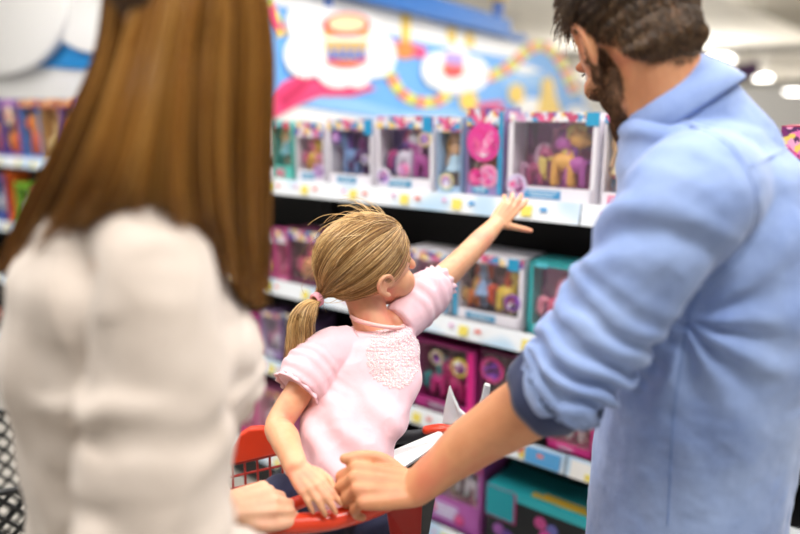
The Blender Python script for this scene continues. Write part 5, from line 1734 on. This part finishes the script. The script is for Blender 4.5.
# hair: long, straight, parted over the near shoulder
m_wd = hair_mat('brown_hair_deep', ['#4a2c0b', '#5c390f', '#6c4515'], 0.35)
m_wh = hair_mat('brown_hair', ['#6d4514', '#8a581c', '#a87232', '#96621f', '#74490f', '#c0904a'], 0.33)
R = np.random.default_rng(15)
cap = MB()
WH.e(cap, (-0.012, 0, 0.030), (0.104, 0.086, 0.092), nu=32, nv=20)
capo = put(union(cap, 0.006, 4), 'hair', flat('brown_under', '#4a2d0c', 0.5), wom)
# guides: where the hair passes, level by level (pixel x, pixel y, depth)
crown = np.array(WH.w(-0.02, 0, 0.128))
G = [  # from the back (left in the picture) round to the front lock (right)
    [(112, -30, .765), (100, 45, .775), (72, 110, .775), (42, 170, .780), (14, 225, .790), (-6, 285, .800)],
    [(112, -40, .720), (104, 45, .715), (82, 110, .705), (58, 170, .705), (34, 222, .715), (8, 272, .730)],
    [(152, -30, .690), (128, 50, .675), (110, 110, .660), (90, 165, .650), (66, 212, .655), (36, 252, .675)],
    [(172, -30, .668), (155, 50, .650), (142, 110, .632), (128, 160, .620), (112, 200, .622), (84, 232, .650)],
    [(194, -30, .662), (182, 50, .642), (176, 110, .628), (174, 160, .622), (176, 205, .625), (190, 250, .650)],
    [(214, -30, .664), (208, 50, .650), (206, 110, .640), (206, 165, .640), (212, 220, .655), (228, 280, .700)],
    [(234, -30, .676), (236, 50, .672), (234, 110, .672), (234, 170, .680), (238, 235, .700), (248, 300, .735)],
    [(252, -28, .700), (260, 50, .705), (258, 110, .710), (256, 175, .718), (256, 245, .735), (260, 312, .765)],
    [(262, -24, .735), (272, 50, .745), (271, 110, .750), (268, 175, .758), (266, 245, .775), (262, 316, .800)],
    [(255, -24, .785), (266, 50, .80), (264, 110, .805), (262, 175, .81), (258, 245, .82), (252, 305, .84)],
]
GW = []
for g in G:
    pts = [Vector(crown) + (P(*g[0]) - Vector(crown)) * 0.0, (Vector(crown) + P(*g[0])) / 2 + (P(*g[0]) - WH.c).normalized() * 0.012 + ZT * 0.02] + [P(*q) for q in g]
    s, _ = spline(pts, [(0, 0)] * len(pts), 5)
    GW.append(np.array([tuple(q) for q in s]))
GW = np.array(GW); NG, K = GW.shape[:2]
ctr_line = np.array(tuple(WH.c))
paths = []; deep = []
for i in range(3600):
    u = R.uniform(0, NG - 1.001); a = int(u); f = u - a
    base = GW[a] * (1 - f) + GW[a + 1] * f
    lay = R.random() ** 1.4
    inward = np.stack([ctr_line[0] - base[:, 0], ctr_line[1] - base[:, 1], np.zeros(K)], 1)
    inward /= np.linalg.norm(inward, axis=1)[:, None] + 1e-9
    tt = np.linspace(0, 1, K)
    clump = 0.006 * math.sin(u * 9.0) + 0.004 * math.sin(u * 23.0 + 1)
    off = inward * (lay * 0.030 * (0.15 + 0.85 * tt) + clump * tt)[:, None] + R.normal(0, 0.0028, 3) * tt[:, None] + R.normal(0, 0.0012, 3)
    e = int(K * R.uniform(0.86, 1.0))
    st = vnoise(np.array([[u * 2.6, 3.3, 7.1]]), 1.0, 9, 3)[0] + R.normal(0, 0.22) + (0.30 if u > 6.5 else 0.10)
    (deep if st < -0.26 else paths).append((base + off)[:e])
strands(paths, 0.0013, 0.0006, 'hair_strands', m_wh, capo)
strands(deep, 0.0013, 0.0006, 'hair_strands', m_wd, capo)
# ================================================================== shopping cart
m_red = flat('cart_red_plastic', '#e2401e', 0.3, coat=0.2)
m_redd = flat('cart_red_dark', '#a8261a', 0.4)
m_dgrey = flat('cart_dark_grey', '#2f3136', 0.45)
m_cwhite = flat('cart_white_plastic', '#eeeeec', 0.3)
m_steel = flat('cart_steel', '#9a9da2', 0.3, metal=0.9)
cart = empty('shopping_cart', (-0.16, 1.2, 0))
tag(cart, 'shopping cart with a red plastic handle and red grid child seat carrying the girl', 'shopping cart')
hp_ = [P(70, 530, 0.885), P(150, 529, 0.900), P(235, 526, 0.918), P(290, 524, 0.928), P(325, 521, 0.936), P(355, 514, 0.950), P(380, 505, 0.975), P(396, 497, 1.01)]
MB().tube(hp_, [0.0158] * 8, 20, sub=8).build('handle', m_red, cart, smooth=True)
# crossbar piece in front of the child
MB().tube([P(262, 512, 0.985), P(283, 508, 0.985), P(305, 500, 0.99)], [0.011, 0.012, 0.011], 16, ref=(0, 0, 1)).build('crossbar', m_red, cart, smooth=True)
# side panel under the handle end
def slab(pix, Y0s, th, name, mat, dirv=(0, 1, 0), bevel=0.002):
    vs = [P(x, y, Y) for (x, y), Y in zip(pix, Y0s)]
    n = len(vs); d = Vector(dirv).normalized() * th
    mb = MB().add(vs + [q + d for q in vs], [tuple(range(n - 1, -1, -1)), tuple(range(n, 2 * n))] + [(k, (k + 1) % n, (k + 1) % n + n, k + n) for k in range(n)])
    return mb.build(name, mat, cart, bevel=bevel)
slab([(386, 508), (402, 496), (423, 488), (420, 560), (394, 560)], [0.985, 1.005, 1.03, 1.03, 0.985], 0.02, 'side_panel', m_redd)
slab([(422, 490), (438, 484), (424, 562), (407, 562)], [1.045, 1.05, 1.05, 1.045], 0.03, 'side_post', m_dgrey)
# child seat back: red grid panel
Yb = 1.24
top = [(228, 470), (232, 452), (240, 438), (250, 431), (262, 430), (271, 436), (279, 447), (283, 458)]
outline = top + [(283, 453), (232, 462)]
slab([(226, 466), (231, 450), (239, 436), (249, 430), (262, 429), (272, 437), (280, 449), (283, 453), (231, 465)], [Yb] * 9, 0.022, 'seat_back_crest', m_red, bevel=0.004)
g = MB()
for k in range(9):
    xa = 232 + k * 12.5
    ya = 464 - (xa - 232) * 0.235
    g.tube([P(xa, ya, Yb + 0.008), P(xa + 3, ya + 66, Yb + 0.008)], 0.0026, 8, smooth=False)
for k in range(6):
    g.tube([P(231, 465 + k * 12, Yb + 0.008), P(336, 441 + k * 12, Yb + 0.008)], 0.0026, 8, smooth=False)
g.build('seat_back_grid', m_redd, cart, smooth=True)
# seat pan, rim, cap
slab([(250, 512), (395, 520), (395, 523), (250, 515)], [1.04, 1.04, 1.24, 1.24], 0.012, 'seat_pan', m_cwhite, (0, 0, -1))
MB().tube([P(392, 438, 1.27), P(420, 436, 1.265), P(446, 432, 1.26)], [(0.014, 0.011)] * 3, 14, ref=(0, 0, 1)).build('rim', m_dgrey, cart, smooth=True)
MB().tube([P(426, 430, 1.245), P(440, 428, 1.245), P(452, 430, 1.25)], [(0.008, 0.012)] * 3, 14, ref=(0, 0, 1)).build('rim_cap', m_red, cart, smooth=True)
slab([(382, 460), (392, 450), (440, 430), (447, 438), (402, 468)], [1.10, 1.12, 1.24, 1.22, 1.09], 0.012, 'seat_flap', m_cwhite, (0, 0.6, -1))
# white curved fins beside the rim
def fin(pix, Y, th, dirv):
    vs = [P(x, y, Y + k * 0.004) for k, (x, y) in enumerate(pix)]
    n = len(vs); d = Vector(dirv) * th
    return MB().add(vs + [q + d for q in vs], [tuple(range(n - 1, -1, -1)), tuple(range(n, 2 * n))] + [(k, (k + 1) % n, (k + 1) % n + n, k + n) for k in range(n)])
fin([(442, 424), (444, 408), (449, 386), (453, 397), (459, 410), (468, 418), (462, 426), (452, 430)], 1.27, 0.012, (0.3, 1, 0)).build('fin', m_cwhite, cart, bevel=0.003)
fin([(476, 412), (481, 398), (484, 384), (490, 386), (489, 396), (494, 408), (484, 420)], 1.30, 0.012, (0.3, 1, 0)).build('fin', m_cwhite, cart, bevel=0.003)
slab([(447, 428), (462, 422), (488, 412), (486, 420), (455, 434)], [1.26, 1.27, 1.30, 1.30, 1.26], 0.012, 'fin_base', m_cwhite, (0, 0.5, -1))
# basket: wire mesh narrowing forward, chassis and wheels
zr, zb = 0.70, 0.36
A0, A1 = V3(-0.34, 1.27, zr), V3(0.03, 1.27, zr)
B0, B1 = V3(-0.28, 1.66, zr - 0.03), V3(-0.05, 1.66, zr - 0.03)
low = [V3(-0.31, 1.27, zb), V3(0.0, 1.27, zb), V3(-0.25, 1.62, zb), V3(-0.08, 1.62, zb)]
w = MB()
def wires(a, bb, c, dd, n, m):
    for k in range(n + 1):
        t = k / n; w.tube([a.lerp(bb, t), c.lerp(dd, t)], 0.0028, 6, smooth=False)
    for k in range(m + 1):
        t = k / m; w.tube([a.lerp(c, t), bb.lerp(dd, t)], 0.0028, 6, smooth=False)
wires(A0, A1, low[0], low[1], 10, 7); wires(B0, B1, low[2], low[3], 8, 7); wires(A0, B0, low[0], low[2], 10, 7); wires(A1, B1, low[1], low[3], 10, 7); wires(low[0], low[1], low[2], low[3], 8, 10)
w.build('basket', m_steel, cart, smooth=True)
r_ = MB()
for a, c in ((A0, A1), (B0, B1), (A0, B0), (A1, B1)):
    r_.tube([a, c], 0.007, 10, smooth=False)
r_.build('basket_rim', m_dgrey, cart, smooth=True)
fr = MB()
for x, top_ in ((-0.40, P(100, 530, 0.89)), (0.02, P(412, 508, 1.06))):
    fr.tube([top_, Vector((x, 1.10, 0.75)), Vector((x * 0.9 - 0.01, 1.12, 0.30)), Vector((x * 0.9 - 0.01, 1.10, 0.14))], 0.013, 12)
    fr.tube([Vector((x * 0.9 - 0.01, 1.12, 0.30)), Vector((x * 0.55 - 0.07, 1.62, 0.22)), Vector((x * 0.55 - 0.07, 1.64, 0.14))], 0.012, 12)
fr.tube([Vector((-0.37, 1.12, 0.30)), Vector((0.008, 1.12, 0.30))], 0.011, 10, smooth=False)
fr.tube([P(330, 470, 1.27) - ZT * 0.2, Vector((-0.16, 1.27, 0.36))], 0.011, 10, smooth=False)
fr.build('chassis', m_dgrey, cart, smooth=True)
for x, y in ((-0.37, 1.10), (0.008, 1.10), (-0.29, 1.64), (-0.06, 1.64)):
    wm = MB().disc((x - 0.014, y, 0.062), 0.062, (1, 0, 0), 0.028, 28)
    wo = wm.build('wheel', flat('wheel_rubber', '#26272a', 0.7), cart, bevel=0.006)
    f2 = MB().box((x - 0.022, y, 0.10), (0.004, 0.03, 0.11)).box((x + 0.022, y, 0.10), (0.004, 0.03, 0.11)).box((x, y, 0.15), (0.05, 0.035, 0.012))
    f2.build('caster_fork', m_steel, cart)
